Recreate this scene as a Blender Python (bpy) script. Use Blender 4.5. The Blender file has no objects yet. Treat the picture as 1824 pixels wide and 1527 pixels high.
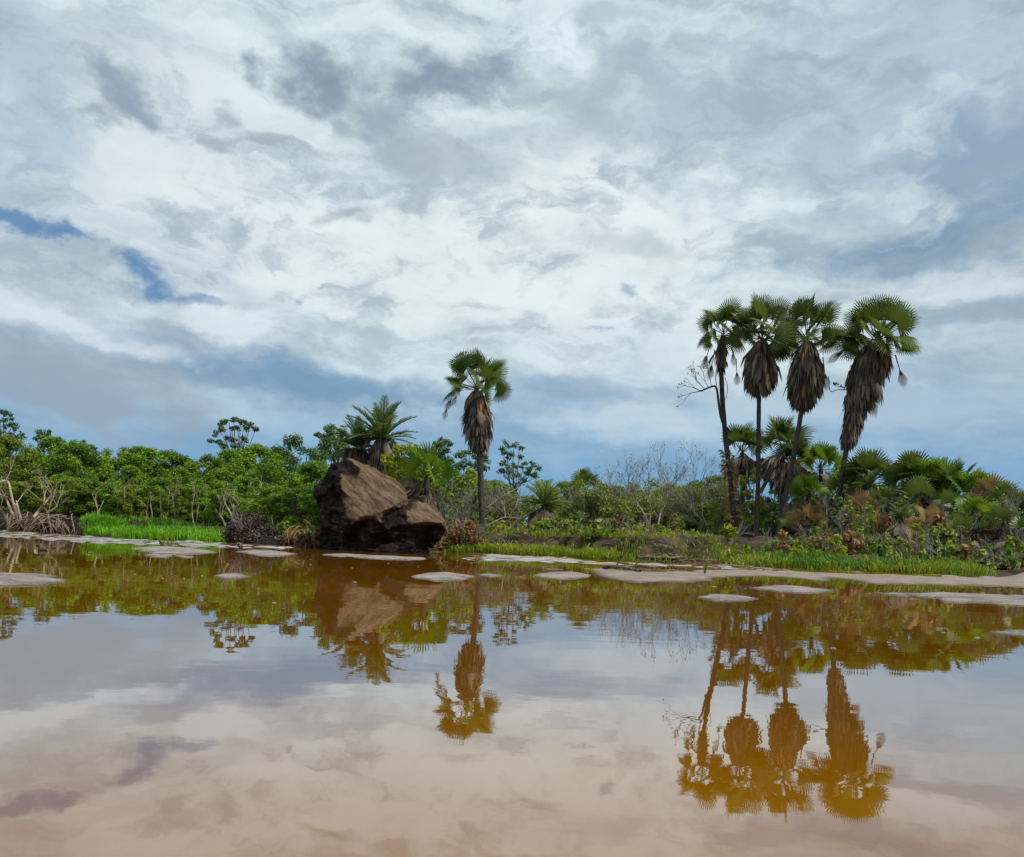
import bpy, bmesh, math, random
import numpy as np
from mathutils import Vector, Matrix
from mathutils.geometry import delaunay_2d_cdt
from mathutils import noise as mnoise

S = bpy.context.scene
C = S.collection
R = math.radians
rng = np.random.default_rng(7)
random.seed(7)

# ------------------------------------------------------------------ camera
FPX = 1518.0
CAMH = 0.5
PITCH, ROLL = R(3.0), R(2.1)
SHIFT = 0.150
fw = Vector((0, math.cos(PITCH), -math.sin(PITCH)))
r0 = Vector((1, 0, 0))
u0 = r0.cross(fw)
cr = r0 * math.cos(ROLL) + u0 * math.sin(ROLL)
cu = u0 * math.cos(ROLL) - r0 * math.sin(ROLL)
cam = bpy.data.cameras.new('camera')
cam.sensor_width = 36
cam.lens = 36 * FPX / 1824
cam.shift_y = SHIFT
cam.clip_end = 8000
cam.clip_start = 0.05
co = bpy.data.objects.new('camera', cam)
C.objects.link(co)
m3 = Matrix((cr, cu, -fw)).transposed()
co.matrix_world = Matrix.Translation((0, 0, CAMH)) @ m3.to_4x4()
S.camera = co
PPY = 763.5 + SHIFT * 1824
EYE = Vector((0, 0, CAMH))

def ray(px, py):
    """world direction through a photo pixel, scaled so that y = 1"""
    d = fw + cr * ((px - 912) / FPX) + cu * ((PPY - py) / FPX)
    return d / d.y
def at(px, py, D):
    return EYE + ray(px, py) * D
def onwater(px, py, z=0.0):
    d = ray(px, py)
    return EYE + d * ((z - CAMH) / d.z)
def hz(px):
    # pixel row of the horizon in column px
    a, b = 600.0, 1300.0
    for _ in range(40):
        c = (a + b) / 2
        if ray(px, c).z > 0: a = c
        else: b = c
    return a
MPX = 1 / FPX            # metres per pixel per metre of distance

# ------------------------------------------------------------------ world
SUN_EL, SUN_AZ = R(56), R(118)     # azimuth from +Y towards +X
W = bpy.data.worlds.new("World")
S.world = W
W.use_nodes = True
wt = W.node_tree
wt.nodes.clear()
def srgb(*c):
    return tuple(((v / 255) / 12.92 if v / 255 <= 0.04045 else ((v / 255 + 0.055) / 1.055) ** 2.4) for v in c)

class G:
    """small helper for writing node graphs"""
    def __init__(s, t): s.t = t
    def n(s, typ, **kw):
        nd = s.t.nodes.new(typ)
        for k, v in kw.items(): setattr(nd, k, v)
        return nd
    def l(s, a, b): s.t.links.new(a, b)
    def set(s, sock, v):
        if hasattr(v, 'is_output'): s.l(v, sock)
        else: sock.default_value = v
    def math(s, op, a, b=0.0, c=None, clamp=False):
        nd = s.n('ShaderNodeMath', operation=op, use_clamp=clamp)
        s.set(nd.inputs[0], a); s.set(nd.inputs[1], b)
        if c is not None: s.set(nd.inputs[2], c)
        return nd.outputs[0]
    def vmath(s, op, a, b=(0, 0, 0)):
        nd = s.n('ShaderNodeVectorMath', operation=op)
        s.set(nd.inputs[0], a); s.set(nd.inputs[1], b)
        return nd.outputs['Value'] if op in ('LENGTH', 'DOT_PRODUCT') else nd.outputs[0]
    def mix(s, f, a, b):
        nd = s.n('ShaderNodeMix', data_type='RGBA')
        s.set(nd.inputs[0], f)
        for i, v in ((6, a), (7, b)):
            if not hasattr(v, 'is_output') and len(v) == 3: v = (*v, 1)
            s.set(nd.inputs[i], v)
        return nd.outputs[2]
    def rng(s, v, a, b, c=0.0, d=1.0, kind='SMOOTHSTEP'):
        nd = s.n('ShaderNodeMapRange', interpolation_type=kind)
        s.set(nd.inputs[0], v)
        for i, x in enumerate((a, b, c, d)): s.set(nd.inputs[i + 1], x)
        return nd.outputs[0]
    def noise(s, vec, scale, detail=4, rough=0.55, dist=0.0, color=False, dims='3D'):
        nd = s.n('ShaderNodeTexNoise', noise_dimensions=dims)
        if vec is not None: s.l(vec, nd.inputs['Vector'])
        nd.inputs['Scale'].default_value = scale
        nd.inputs['Detail'].default_value = detail
        nd.inputs['Roughness'].default_value = rough
        nd.inputs['Distortion'].default_value = dist
        return nd.outputs['Color'] if color else nd.outputs[0]
    def mapping(s, vec, loc=(0, 0, 0), rot=(0, 0, 0), scale=(1, 1, 1), typ='POINT'):
        nd = s.n('ShaderNodeMapping', vector_type=typ)
        s.l(vec, nd.inputs['Vector'])
        nd.inputs['Location'].default_value = loc
        nd.inputs['Rotation'].default_value = rot
        nd.inputs['Scale'].default_value = scale
        return nd.outputs[0]
    def comb(s, x, y, z=0.0):
        nd = s.n('ShaderNodeCombineXYZ')
        s.set(nd.inputs[0], x); s.set(nd.inputs[1], y); s.set(nd.inputs[2], z)
        return nd.outputs[0]

def azel(px, py):
    d = ray(px, py).normalized()
    return math.atan2(d.x, d.y), math.asin(d.z)

g = G(wt)
SKY = 0.1                # strength of the background; cloud colours are divided by it
def cl(r_, g_, b_):
    c = srgb(r_, g_, b_)
    return tuple(v / SKY for v in c)
tc = g.n('ShaderNodeTexCoord')
sep = g.n('ShaderNodeSeparateXYZ')
g.l(tc.outputs['Generated'], sep.inputs[0])
az = g.math('ARCTAN2', sep.outputs[0], sep.outputs[1])
el0 = g.math('ARCSINE', sep.outputs[2])
el = g.math('ABSOLUTE', el0)
AE = g.comb(az, el)
warp = g.vmath('SUBTRACT', g.noise(g.mapping(AE, scale=(1, 1.6, 1)), 7, 6, 0.6, color=True), (0.5, 0.5, 0.5))
AEw = g.vmath('ADD', AE, g.vmath('MULTIPLY', warp, (0.16, 0.09, 0)))
nsky = g.n('ShaderNodeTexSky', sky_type='NISHITA', sun_disc=False, sun_elevation=SUN_EL, sun_rotation=SUN_AZ)
# large soft cloud layer, seen in perspective: streaks get thinner towards the horizon
zc = g.math('ADD', el, 0.10)
plane = g.comb(g.math('DIVIDE', az, zc), g.math('DIVIDE', 1.0, zc))
n1 = g.noise(g.mapping(plane, rot=(0, 0, R(-12)), scale=(0.8, 1.1, 1)), 1.5, 7, 0.56, 0.35)
n2 = g.noise(g.mapping(AEw, rot=(0, 0, R(8)), scale=(2.0, 5.5, 1)), 3.2, 7, 0.6)
nn = g.math('ADD', g.math('MULTIPLY', n1, 0.5), g.math('MULTIPLY', n2, 0.5))
col = g.mix(g.rng(nn, 0.36, 0.60), cl(170, 187, 198), cl(221, 237, 241))
# towards the horizon the layer turns slate blue
low = g.math('ADD', el, g.math('MULTIPLY', g.math('SUBTRACT', n2, 0.5), 0.10))
col = g.mix(g.rng(low, 0.05, 0.25, 0.97, 0.0), col, cl(120, 166, 203))
fine = g.noise(g.mapping(AE, scale=(1, 1.35, 1)), 26, 7, 0.62)
mid = g.noise(g.mapping(AE, scale=(1, 1.7, 1)), 10, 7, 0.6, 0.4)
dn = g.math('ADD', g.math('MULTIPLY', g.math('SUBTRACT', mid, 0.5), 1.9), g.math('MULTIPLY', g.math('SUBTRACT', fine, 0.5), 0.9))
def blob(col, px, py, rx, ry, rot, colour, amount, edge=0.55, hi=1.25, src=None, rough=1.0):
    a, e = azel(px, py)
    v = g.mapping(src or AEw, (a, e, 0), (0, 0, R(-rot)), (rx / FPX, ry / FPX, 1), 'TEXTURE')
    d = g.vmath('LENGTH', g.vmath('MULTIPLY', v, (1, 1, 0)))
    d = g.math('ADD', d, g.math('MULTIPLY', dn, rough))
    return g.mix(g.rng(d, edge, hi, amount, 0.0), col, cl(*colour))
WHITE = (232, 243, 246)
for b in (
    (320, 300, 420, 150, 12, (216, 228, 234), 0.75, 0.3, 1.3),
    (860, 480, 520, 150, 5, WHITE, 0.75, 0.3, 1.3),
    (1120, 350, 330, 120, 0, WHITE, 0.6, 0.3, 1.3),
    (1220, 620, 380, 60, -2, (214, 228, 236), 0.7, 0.3, 1.3),
    (1000, 70, 130, 70, 0, (230, 244, 250), 0.8, 0.3, 1.2),
    (1700, 130, 420, 220, 0, (166, 187, 206), 0.75, 0.3, 1.35),
    (1330, 210, 260, 90, 10, (172, 191, 206), 0.65, 0.3, 1.3),
    (1660, 430, 330, 46, -4, (122, 153, 180), 0.9, 0.2, 1.3),
    (1800, 300, 160, 120, 0, (132, 158, 184), 0.75, 0.2, 1.3),
    (1750, 660, 260, 110, 0, (156, 181, 200), 0.65, 0.3, 1.3),
    (1740, 560, 170, 30, -5, (128, 155, 182), 0.6, 0.3, 1.3),
    (1700, 505, 150, 22, 4, (212, 224, 234), 0.7, 0.3, 1.2),
    (20, 170, 110, 150, 0, (158, 183, 204), 0.6, 0.3, 1.3),
    (350, 640, 420, 52, 10, (134, 160, 188), 0.8, 0.2, 1.3),
    (620, 690, 300, 40, 5, (116, 155, 188), 0.85, 0.2, 1.25),
    (150, 680, 240, 85, 8, (150, 169, 186), 0.85, 0.3, 1.3),
    (60, 500, 150, 50, 14, (178, 194, 205), 0.6, 0.3, 1.2),
    (120, 570, 210, 30, 8, (222, 234, 242), 0.8, 0.3, 1.2),
    (300, 460, 260, 40, 16, (186, 200, 214), 0.4, 0.3, 1.2),
    (400, 560, 130, 34, 8, (228, 240, 246), 0.7, 0.3, 1.2),
    (1130, 755, 170, 40, 6, (196, 216, 230), 0.75, 0.2, 1.3),
    (1500, 720, 300, 40, 0, (176, 200, 220), 0.6, 0.3, 1.3),
    (1000, 690, 120, 25, 0, (130, 165, 196), 0.6, 0.3, 1.3),
):
    col = blob(col, *b)
# mottling of the whole layer: ragged greyer patches and brighter breaks
m1 = g.noise(g.mapping(AEw, rot=(0, 0, R(10)), scale=(1.0, 2.6, 1)), 6.5, 9, 0.62, 0.5)
m2 = g.noise(g.mapping(AEw, loc=(3.1, 1.7, 0), rot=(0, 0, R(6)), scale=(1.0, 2.2, 1)), 13, 9, 0.64, 0.3)
mm = g.math('ADD', g.math('MULTIPLY', m1, 0.6), g.math('MULTIPLY', m2, 0.4))
high = g.rng(el, 0.10, 0.26)
col = g.mix(g.math('MULTIPLY', high, g.rng(mm, 0.47, 0.62, 0.0, 0.72)), col, cl(153, 173, 187))
col = g.mix(g.math('MULTIPLY', high, g.rng(mm, 0.32, 0.48, 0.5, 0.0)), col, cl(226, 241, 245))
# darker ragged puffs
for b in (
    (570, 150, 78, 41, 0, (132, 150, 170), 0.95), (760, 140, 107, 39, -8, (134, 152, 172), 0.95),
    (650, 185, 90, 25, 0, (154, 170, 186), 0.72), (700, 275, 66, 33, 10, (164, 180, 192), 0.87),
    (225, 185, 39, 21, 10, (146, 164, 182), 0.95), (165, 198, 30, 11, 0, (158, 174, 190), 0.92),
    (432, 126, 25, 16, 20, (150, 166, 182), 0.95), (400, 210, 28, 16, 0, (164, 180, 192), 0.82),
    (470, 252, 28, 10, 0, (162, 178, 190), 0.82), (370, 258, 33, 7, 0, (166, 180, 192), 0.82),
    (640, 368, 38, 16, -10, (164, 180, 190), 0.87), (585, 215, 23, 13, 0, (162, 178, 190), 0.82),
    (820, 300, 90, 33, 0, (176, 190, 200), 0.72), (1000, 170, 115, 33, 0, (166, 184, 194), 0.72),
    (1090, 40, 90, 18, 5, (170, 188, 200), 0.72), (1370, 430, 74, 13, -8, (162, 182, 194), 0.72),
    (530, 527, 15, 7, 0, (156, 176, 192), 0.82), (590, 497, 18, 5, -8, (176, 192, 204), 0.82),
    (660, 590, 98, 11, 3, (176, 196, 208), 0.72), (1140, 440, 123, 16, 0, (182, 198, 206), 0.72),
):
    col = blob(col, *b, 0.1, 1.5, rough=1.5)
# real blue sky shows through the ragged gaps
def gap(col, px, py, rx, ry, rot, amount):
    a, e = azel(px, py)
    v = g.mapping(AEw, (a, e, 0), (0, 0, R(-rot)), (rx / FPX, ry / FPX, 1), 'TEXTURE')
    d = g.vmath('LENGTH', g.vmath('MULTIPLY', v, (1, 1, 0)))
    d = g.math('ADD', d, g.math('MULTIPLY', dn, 2.0))
    blue = g.mix(0.6, nsky.outputs[0], cl(74, 130, 182))
    return g.mix(g.rng(d, 0.15, 1.5, amount, 0.0), col, blue)
for b in ((45, 396, 70, 13, 14, 0.9), (128, 430, 34, 14, 20, 0.75), (252, 494, 54, 19, 8, 0.95), (345, 520, 45, 7, 4, 0.5),
          (1110, 514, 16, 7, 0, 0.5), (1066, 576, 20, 4, 0, 0.4)):
    col = gap(col, *b)
bg = g.n('ShaderNodeBackground')
bg.inputs['Strength'].default_value = SKY
g.l(col, bg.inputs['Color'])
wo = g.n('ShaderNodeOutputWorld')
g.l(bg.outputs[0], wo.inputs[0])
W.cycles.sampling_method = 'MANUAL'
W.cycles.sample_map_resolution = 512

sun = bpy.data.lights.new('sun', 'SUN')
sun.energy = 3.5
sun.angle = R(7)
sun.color = (1.0, 0.95, 0.86)
so = bpy.data.objects.new('sun', sun)
C.objects.link(so)
sd = Vector((math.sin(SUN_AZ) * math.cos(SUN_EL), math.cos(SUN_AZ) * math.cos(SUN_EL), math.sin(SUN_EL)))
so.rotation_euler = (-sd).to_track_quat('-Z', 'Y').to_euler()
so.location = (30, -10, 60)

S.view_settings.view_transform = 'Standard'
S.view_settings.look = 'None'
S.view_settings.exposure = 0.0
S.view_settings.gamma = 1.0
S.render.engine = 'CYCLES'
S.cycles.max_bounces = 6
S.cycles.diffuse_bounces = 2
S.cycles.glossy_bounces = 3
S.cycles.transmission_bounces = 3
S.cycles.transparent_max_bounces = 4
S.cycles.caustics_reflective = False
S.cycles.caustics_refractive = False

# ------------------------------------------------------------------ materials
def newmat(name):
    m = bpy.data.materials.new(name)
    m.use_nodes = True
    m.node_tree.nodes.clear()
    return m, G(m.node_tree)
def finish(m, gg, shader):
    o = gg.n('ShaderNodeOutputMaterial')
    gg.l(shader, o.inputs['Surface'])
    return m
def leafmat(name, c1, c2, trans=0.3, rough=0.5, spec=0.35, c3=None, f3=0.12):
    """leaf colour wanders from leaf to leaf (tint) and between plants"""
    m, q = newmat(name)
    at_ = q.n('ShaderNodeAttribute', attribute_name='tint')
    oi = q.n('ShaderNodeObjectInfo')
    f = q.math('ADD', at_.outputs['Fac'], q.math('MULTIPLY', q.math('SUBTRACT', oi.outputs['Random'], 0.5), 0.35), clamp=True)
    c = q.mix(f, c1, c2)
    if c3:
        c = q.mix(q.rng(at_.outputs['Fac'], 1 - f3, 1 - f3 * 0.6), c, c3)
    p = q.n('ShaderNodeBsdfPrincipled')
    q.l(c, p.inputs['Base Color'])
    p.inputs['Roughness'].default_value = rough
    p.inputs['Specular IOR Level'].default_value = spec
    t = q.n('ShaderNodeBsdfTranslucent')
    q.l(q.mix(0.3, c, (c2[0] * 1.3, c2[1] * 1.4, c2[2])), t.inputs['Color'])
    mx = q.n('ShaderNodeMixShader')
    mx.inputs[0].default_value = trans
    q.l(p.outputs[0], mx.inputs[1]); q.l(t.outputs[0], mx.inputs[2])
    return finish(m, q, mx.outputs[0])
def barkmat(name, c1, c2, scale=6.0, stretch=(1, 1, 0.25), bump=0.4, rough=0.9):
    m, q = newmat(name)
    tcn = q.n('ShaderNodeTexCoord')
    v = q.mapping(tcn.outputs['Object'], scale=stretch)
    n = q.noise(v, scale, 6, 0.65)
    n2_ = q.noise(tcn.outputs['Object'], scale * 0.3, 4, 0.6)
    f = q.rng(q.math('ADD', q.math('MULTIPLY', n, 0.6), q.math('MULTIPLY', n2_, 0.4)), 0.36, 0.62)
    p = q.n('ShaderNodeBsdfPrincipled')
    q.l(q.mix(f, c1, c2), p.inputs['Base Color'])
    p.inputs['Roughness'].default_value = rough
    p.inputs['Specular IOR Level'].default_value = 0.2
    b = q.n('ShaderNodeBump')
    b.inputs['Strength'].default_value = bump
    b.inputs['Distance'].default_value = 0.05
    q.l(n, b.inputs['Height']); q.l(b.outputs[0], p.inputs['Normal'])
    return finish(m, q, p.outputs[0])

M = {}
M['mangrove'] = leafmat('mangrove_leaves', (0.045, 0.125, 0.004), (0.24, 0.38, 0.012), 0.28)
M['mangrove_olive'] = leafmat('olive_leaves', (0.09, 0.14, 0.008), (0.29, 0.36, 0.02), 0.28)
M['dark_tree'] = leafmat('dark_leaves', (0.034, 0.088, 0.016), (0.12, 0.2, 0.04), 0.25)
M['lime'] = leafmat('lime_leaves', (0.15, 0.21, 0.006), (0.42, 0.44, 0.014), 0.35)
M['scrub'] = leafmat('scrub_leaves', (0.1, 0.135, 0.014), (0.32, 0.36, 0.055), 0.25, c3=(0.20, 0.16, 0.10), f3=0.25)
M['purple'] = leafmat('dry_purple_leaves', (0.05, 0.032, 0.026), (0.14, 0.09, 0.066), 0.1)
M['rust'] = leafmat('rust_leaves', (0.13, 0.06, 0.016), (0.36, 0.17, 0.04), 0.2)
M['fan'] = leafmat('fan_palm_leaves', (0.04, 0.08, 0.013), (0.15, 0.2, 0.036), 0.32, 0.42, 0.4, (0.20, 0.17, 0.05), 0.08)
M['fan_bright'] = leafmat('bright_palm_leaves', (0.07, 0.165, 0.01), (0.25, 0.35, 0.022), 0.35, 0.45, 0.4)
M['feather'] = leafmat('feather_palm_leaves', (0.055, 0.105, 0.026), (0.19, 0.25, 0.065), 0.3)
M['dead'] = leafmat('dead_palm_leaves', (0.095, 0.076, 0.066), (0.36, 0.275, 0.205), 0.12, 0.8, 0.1, (0.36, 0.19, 0.06), 0.10)
M['dead_tan'] = leafmat('tan_dead_leaves', (0.15, 0.1, 0.045), (0.42, 0.27, 0.11), 0.2, 0.8, 0.1)
M['grass_lime'] = leafmat('bright_grass', (0.05, 0.2, 0.004), (0.21, 0.46, 0.012), 0.35)
M['grass'] = leafmat('bank_grass', (0.1, 0.175, 0.008), (0.33, 0.38, 0.022), 0.33, c3=(0.28, 0.22, 0.06), f3=0.10)
M['grass_dark'] = leafmat('rank_grass', (0.035, 0.12, 0.006), (0.14, 0.27, 0.015), 0.3, c3=(0.2, 0.18, 0.04), f3=0.10)
M['herb'] = leafmat('herb_leaves', (0.055, 0.13, 0.008), (0.22, 0.33, 0.022), 0.3, c3=(0.33, 0.15, 0.03), f3=0.13)
M['palm_bark'] = barkmat('palm_bark', (0.020, 0.016, 0.015), (0.095, 0.08, 0.07), 14, (1, 1, 1.6))
M['grey_bark'] = barkmat('grey_bark', (0.05, 0.042, 0.034), (0.16, 0.135, 0.11), 9)
M['pale_bark'] = barkmat('pale_bark', (0.24, 0.17, 0.12), (0.50, 0.41, 0.31), 9, bump=0.2)
M['root_bark'] = barkmat('root_bark', (0.085, 0.060, 0.042), (0.31, 0.235, 0.17), 9, bump=0.2)
M['twig'] = barkmat('twig_bark', (0.10, 0.092, 0.085), (0.29, 0.26, 0.235), 12, bump=0.1)
M['drift'] = barkmat('driftwood', (0.06, 0.045, 0.03), (0.22, 0.16, 0.11), 9)

# ------------------------------------------------------------------ mesh builder
class MB:
    def __init__(s):
        s.v, s.f, s.t, s.n = [], [], [], 0
    def add(s, verts, faces, tint=0.5):
        verts = np.asarray(verts, float).reshape(-1, 3)
        faces = np.asarray(faces, int)
        s.v.append(verts); s.f.append(faces + s.n)
        t = np.asarray(tint, float)
        s.t.append(np.full(len(verts), float(t)) if t.ndim == 0 else t)
        s.n += len(verts)
    def build(s, name, mat, parent=None, smooth=False, local=False):
        me = bpy.data.meshes.new(name)
        v = np.concatenate(s.v)
        if parent is not None and not local:
            v = v - np.array(parent.location)
        me.vertices.add(len(v))
        me.vertices.foreach_set('co', v.ravel())
        cnt = np.concatenate([np.full(len(f), f.shape[1]) for f in s.f])
        idx = np.concatenate([f.ravel() for f in s.f])
        me.loops.add(len(idx))
        me.loops.foreach_set('vertex_index', idx.astype(np.int32))
        me.polygons.add(len(cnt))
        me.polygons.foreach_set('loop_start', np.concatenate([[0], np.cumsum(cnt)[:-1]]).astype(np.int32))
        me.update(calc_edges=True)
        a = me.attributes.new('tint', 'FLOAT', 'POINT')
        a.data.foreach_set('value', np.concatenate(s.t))
        if smooth: me.polygons.foreach_set('use_smooth', np.ones(len(cnt), bool))
        me.validate()
        me.materials.append(mat)
        o = bpy.data.objects.new(name, me)
        C.objects.link(o)
        if parent is not None: o.parent = parent
        return o

def tag(o, label=None, cat=None, group=None, kind=None):
    if label: o['label'] = label
    if cat: o['category'] = cat
    if group: o['group'] = group
    if kind: o['kind'] = kind
    return o
def thing(name, label, cat, loc, group=None):
    e = bpy.data.objects.new(name, None)
    e.empty_display_size = 0.2
    C.objects.link(e)
    e.location = loc
    return tag(e, label, cat, group)

def unit(a):
    return a / np.maximum(np.linalg.norm(a, axis=-1, keepdims=True), 1e-9)
def tube(mb, pts, rad, sides=6, tint=0.5, cap=True):
    P = np.array([list(p) for p in pts], float)
    n = len(P)
    rad = np.broadcast_to(np.asarray(rad, float), (n,))
    T = unit(np.gradient(P, axis=0))
    ref = np.array([0.31, 0.2, 0.1]) if abs(T[0][2]) > 0.7 else np.array([0, 0, 1.0])
    A = unit(np.cross(T, ref)); B = np.cross(T, A)
    th = np.linspace(0, 2 * np.pi, sides, endpoint=False)
    V = P[:, None] + rad[:, None, None] * (A[:, None] * np.cos(th)[None, :, None] + B[:, None] * np.sin(th)[None, :, None])
    F = []
    for i in range(n - 1):
        for j in range(sides):
            k = (j + 1) % sides
            F.append((i * sides + j, i * sides + k, (i + 1) * sides + k, (i + 1) * sides + j))
    mb.add(V.reshape(-1, 3), F, tint)
def smoothpath(pts, k=4):
    """Catmull-Rom through the points"""
    P = [np.array(list(p), float) for p in pts]
    P = [2 * P[0] - P[1]] + P + [2 * P[-1] - P[-2]]
    out = []
    for i in range(1, len(P) - 2):
        for s_ in np.linspace(0, 1, k, endpoint=False):
            a, b, c, d = P[i - 1:i + 3]
            out.append(0.5 * (2 * b + (c - a) * s_ + (2 * a - 5 * b + 4 * c - d) * s_ ** 2 + (3 * b - a - 3 * c + d) * s_ ** 3))
    out.append(P[-2])
    return np.array(out)
def leaves(mb, P, N, L, wid=0.5, tint=None, droop=0.0):
    """rhombic leaves at points P facing N, length L"""
    n = len(P)
    D = unit(np.cross(N, rng.normal(size=(n, 3))))
    D[:, 2] -= droop; D = unit(D)
    X = unit(np.cross(D, N))
    L = np.broadcast_to(np.asarray(L, float), (n,))[:, None]
    V = np.stack([P - D * L * .5, P + X * L * wid * .5, P + D * L * .5, P - X * L * wid * .5], 1)
    F = np.arange(4 * n).reshape(n, 4)
    t = rng.random(n) if tint is None else tint
    mb.add(V.reshape(-1, 3), F, np.repeat(t, 4))
def clump(mb, c, r, n, L, flat=0.7, tmid=0.5, upb=0.6, spread=0.35):
    """one leafy clump: leaves through a flattened ball, denser at its skin"""
    d = unit(rng.normal(size=(n, 3)))
    rr = rng.random(n) ** 0.45
    P = np.array(c) + d * (rr * r)[:, None] * np.array([1, 1, flat])
    N = unit(d * 0.7 + np.array([0, 0, upb]) + rng.normal(size=(n, 3)) * 0.55)
    t = np.clip(tmid + rng.normal(size=n) * spread * 0.6, 0, 1)
    leaves(mb, P, N, L * (0.7 + 0.6 * rng.random(n)), 0.5, t)

# ------------------------------------------------------------------ ground, water, sand
FOOT = [(-400, 945), (0, 946), (140, 955), (250, 961), (400, 968), (560, 976), (700, 981), (850, 986), (1000, 993),
        (1130, 1003), (1300, 1008), (1500, 1018), (1740, 1028), (1900, 1032)]
fx, fy = [], []
for p in FOOT:
    w = onwater(*p)
    fx.append(w.x); fy.append(w.y)
fx = [-400.0] + fx[1:] + [400.0]; fy = [fy[1] + 8] + fy[1:] + [fy[-1]]
def yfoot(x):
    x = np.asarray(x, float)
    return np.interp(x, fx, fy) + (vn(x, 0 * x, .35, 2) - .5) * 1.6 + (vn(x, 0 * x, 1.3, 4) - .5) * .9 + (vn(x, 0 * x, 4.0, 6) - .5) * .35
def px_x(px, py):
    return onwater(px, py).x
prof_px = [0, 130, 150, 390, 420, 560, 800, 880, 1120, 1150, 1300, 1340, 1740, 1824]
prof_x = [px_x(p, np.interp(p, [a for a, b in FOOT], [b for a, b in FOOT])) for p in prof_px]
P_d0 = [0, 0, 0, 0, 0, 0, .5, 1.2, 1.2, 0.0, 0.0, 0.5, 0.5, 0.5]
P_d1 = [1.0, 1.0, 16, 16, 3, 3, 6, 2.6, 2.2, 1.3, 1.3, 17, 17, 17]
P_H = [.45, .45, .18, .18, .16, .16, .40, .50, .56, .58, .58, .62, .65, .70]
def smooth01(t):
    t = np.clip(t, 0, 1); return t * t * (3 - 2 * t)
def gz(x, y):
    x = np.asarray(x, float); y = np.asarray(y, float)
    d = y - yfoot(x)
    d0, d1, H = (np.interp(x, prof_x, p) for p in (P_d0, P_d1, P_H))
    z = H * smooth01((d - d0) / np.maximum(d1 - d0, .1)) + 0.05 * smooth01(d / 0.6) + 0.006 * np.clip(d, 0, 60)
    return np.where(d > 0, z, np.maximum(d * 0.4, -0.9))
def footD(px, off=0.0):
    """depth at which the bank's edge is met in photo column px"""
    D = 33.0
    for _ in range(30):
        c = at(px, 985, D); D = .6 * D + .4 * float(yfoot(c.x))
    return D + off
def gnd(p):
    return float(gz(p[0], p[1]))

def grid_mesh(xs, ys, zf):
    X, Y = np.meshgrid(xs, ys)
    Z = zf(X, Y)
    V = np.stack([X, Y, Z], -1).reshape(-1, 3)
    nx = len(xs)
    i, j = np.meshgrid(np.arange(nx - 1), np.arange(len(ys) - 1))
    a = (j * nx + i).ravel()
    return V, np.stack([a, a + 1, a + nx + 1, a + nx], 1)
def vn(x, y, s, seed=0.0):
    """cheap smooth value noise, vectorised"""
    x = np.asarray(x) * s + seed * 17.3; y = np.asarray(y) * s + seed * 9.1
    xi, yi = np.floor(x), np.floor(y); tx, ty = x - xi, y - yi
    tx = tx * tx * (3 - 2 * tx); ty = ty * ty * (3 - 2 * ty)
    h = lambda a, b: np.modf(np.abs(np.sin(a * 127.1 + b * 311.7) * 43758.5453))[0]
    return (h(xi, yi) * (1 - tx) + h(xi + 1, yi) * tx) * (1 - ty) + (h(xi, yi + 1) * (1 - tx) + h(xi + 1, yi + 1) * tx) * ty

def soilmat():
    m, q = newmat('soil')
    tcn = q.n('ShaderNodeTexCoord'); ob_ = tcn.outputs['Object']
    n = q.noise(tcn.outputs['Object'], 1.3, 8, 0.65)
    nb = q.noise(q.mapping(tcn.outputs['Object'], scale=(1, 1, 4)), 3.2, 8, 0.7)
    c = q.mix(q.rng(n, 0.4, 0.62), (0.028, 0.020, 0.014), (0.10, 0.072, 0.046))
    c = q.mix(q.rng(nb, 0.5, 0.68, 0, 0.7), c, (0.18, 0.13, 0.095))
    sx = q.n('ShaderNodeSeparateXYZ'); q.l(ob_, sx.inputs[0])
    wet = q.rng(q.math('ADD', sx.outputs[0], q.math('MULTIPLY', q.math('SUBTRACT', n, .5), 3.0)), -4.5, -2.0, 1.0, 0.0)
    c = q.mix(wet, c, q.mix(q.rng(n, .4, .62), (0.012, 0.009, 0.008), (0.045, 0.034, 0.026)))   # black mangrove mud on the left
    p = q.n('ShaderNodeBsdfPrincipled')
    q.l(c, p.inputs['Base Color']); p.inputs['Roughness'].default_value = 0.95; p.inputs['Specular IOR Level'].default_value = 0.08
    b = q.n('ShaderNodeBump'); b.inputs['Strength'].default_value = 0.8; b.inputs['Distance'].default_value = 0.12
    q.l(nb, b.inputs['Height']); q.l(b.outputs[0], p.inputs['Normal'])
    return finish(m, q, p.outputs[0])
mb = MB()
xs = np.concatenate([[-3000, -1200, -500, -200, -100, -60], np.arange(-44, 26, 0.14), [30, 60, 120, 300, 900, 3000]])
ys = np.concatenate([[-200, -20, 5, 12, 16], np.arange(18, 46, 0.14), np.arange(46, 62, .3), [66, 80, 120, 250, 600, 1500, 4000]])
def zground(X, Y):
    z = gz(X, Y)
    near = (np.abs(X) < 60) & (Y < 70)
    d = Y - yfoot(X)
    z = z + np.where(near & (d > 0.1), ((vn(X, Y, 1.1, 3) - .5) * .22 + (vn(X, Y, 2.6, 5) - .5) * .16 + (vn(X, Y, 5.5, 7) - .5) * .10) * smooth01(d / .8) * (1 + 1.1 * smooth01((-17 - X) / 3)), 0)
    return z
mb.add(*grid_mesh(xs, ys, zground))
tag(mb.build('ground', soilmat(), smooth=True), kind='structure')

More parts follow.
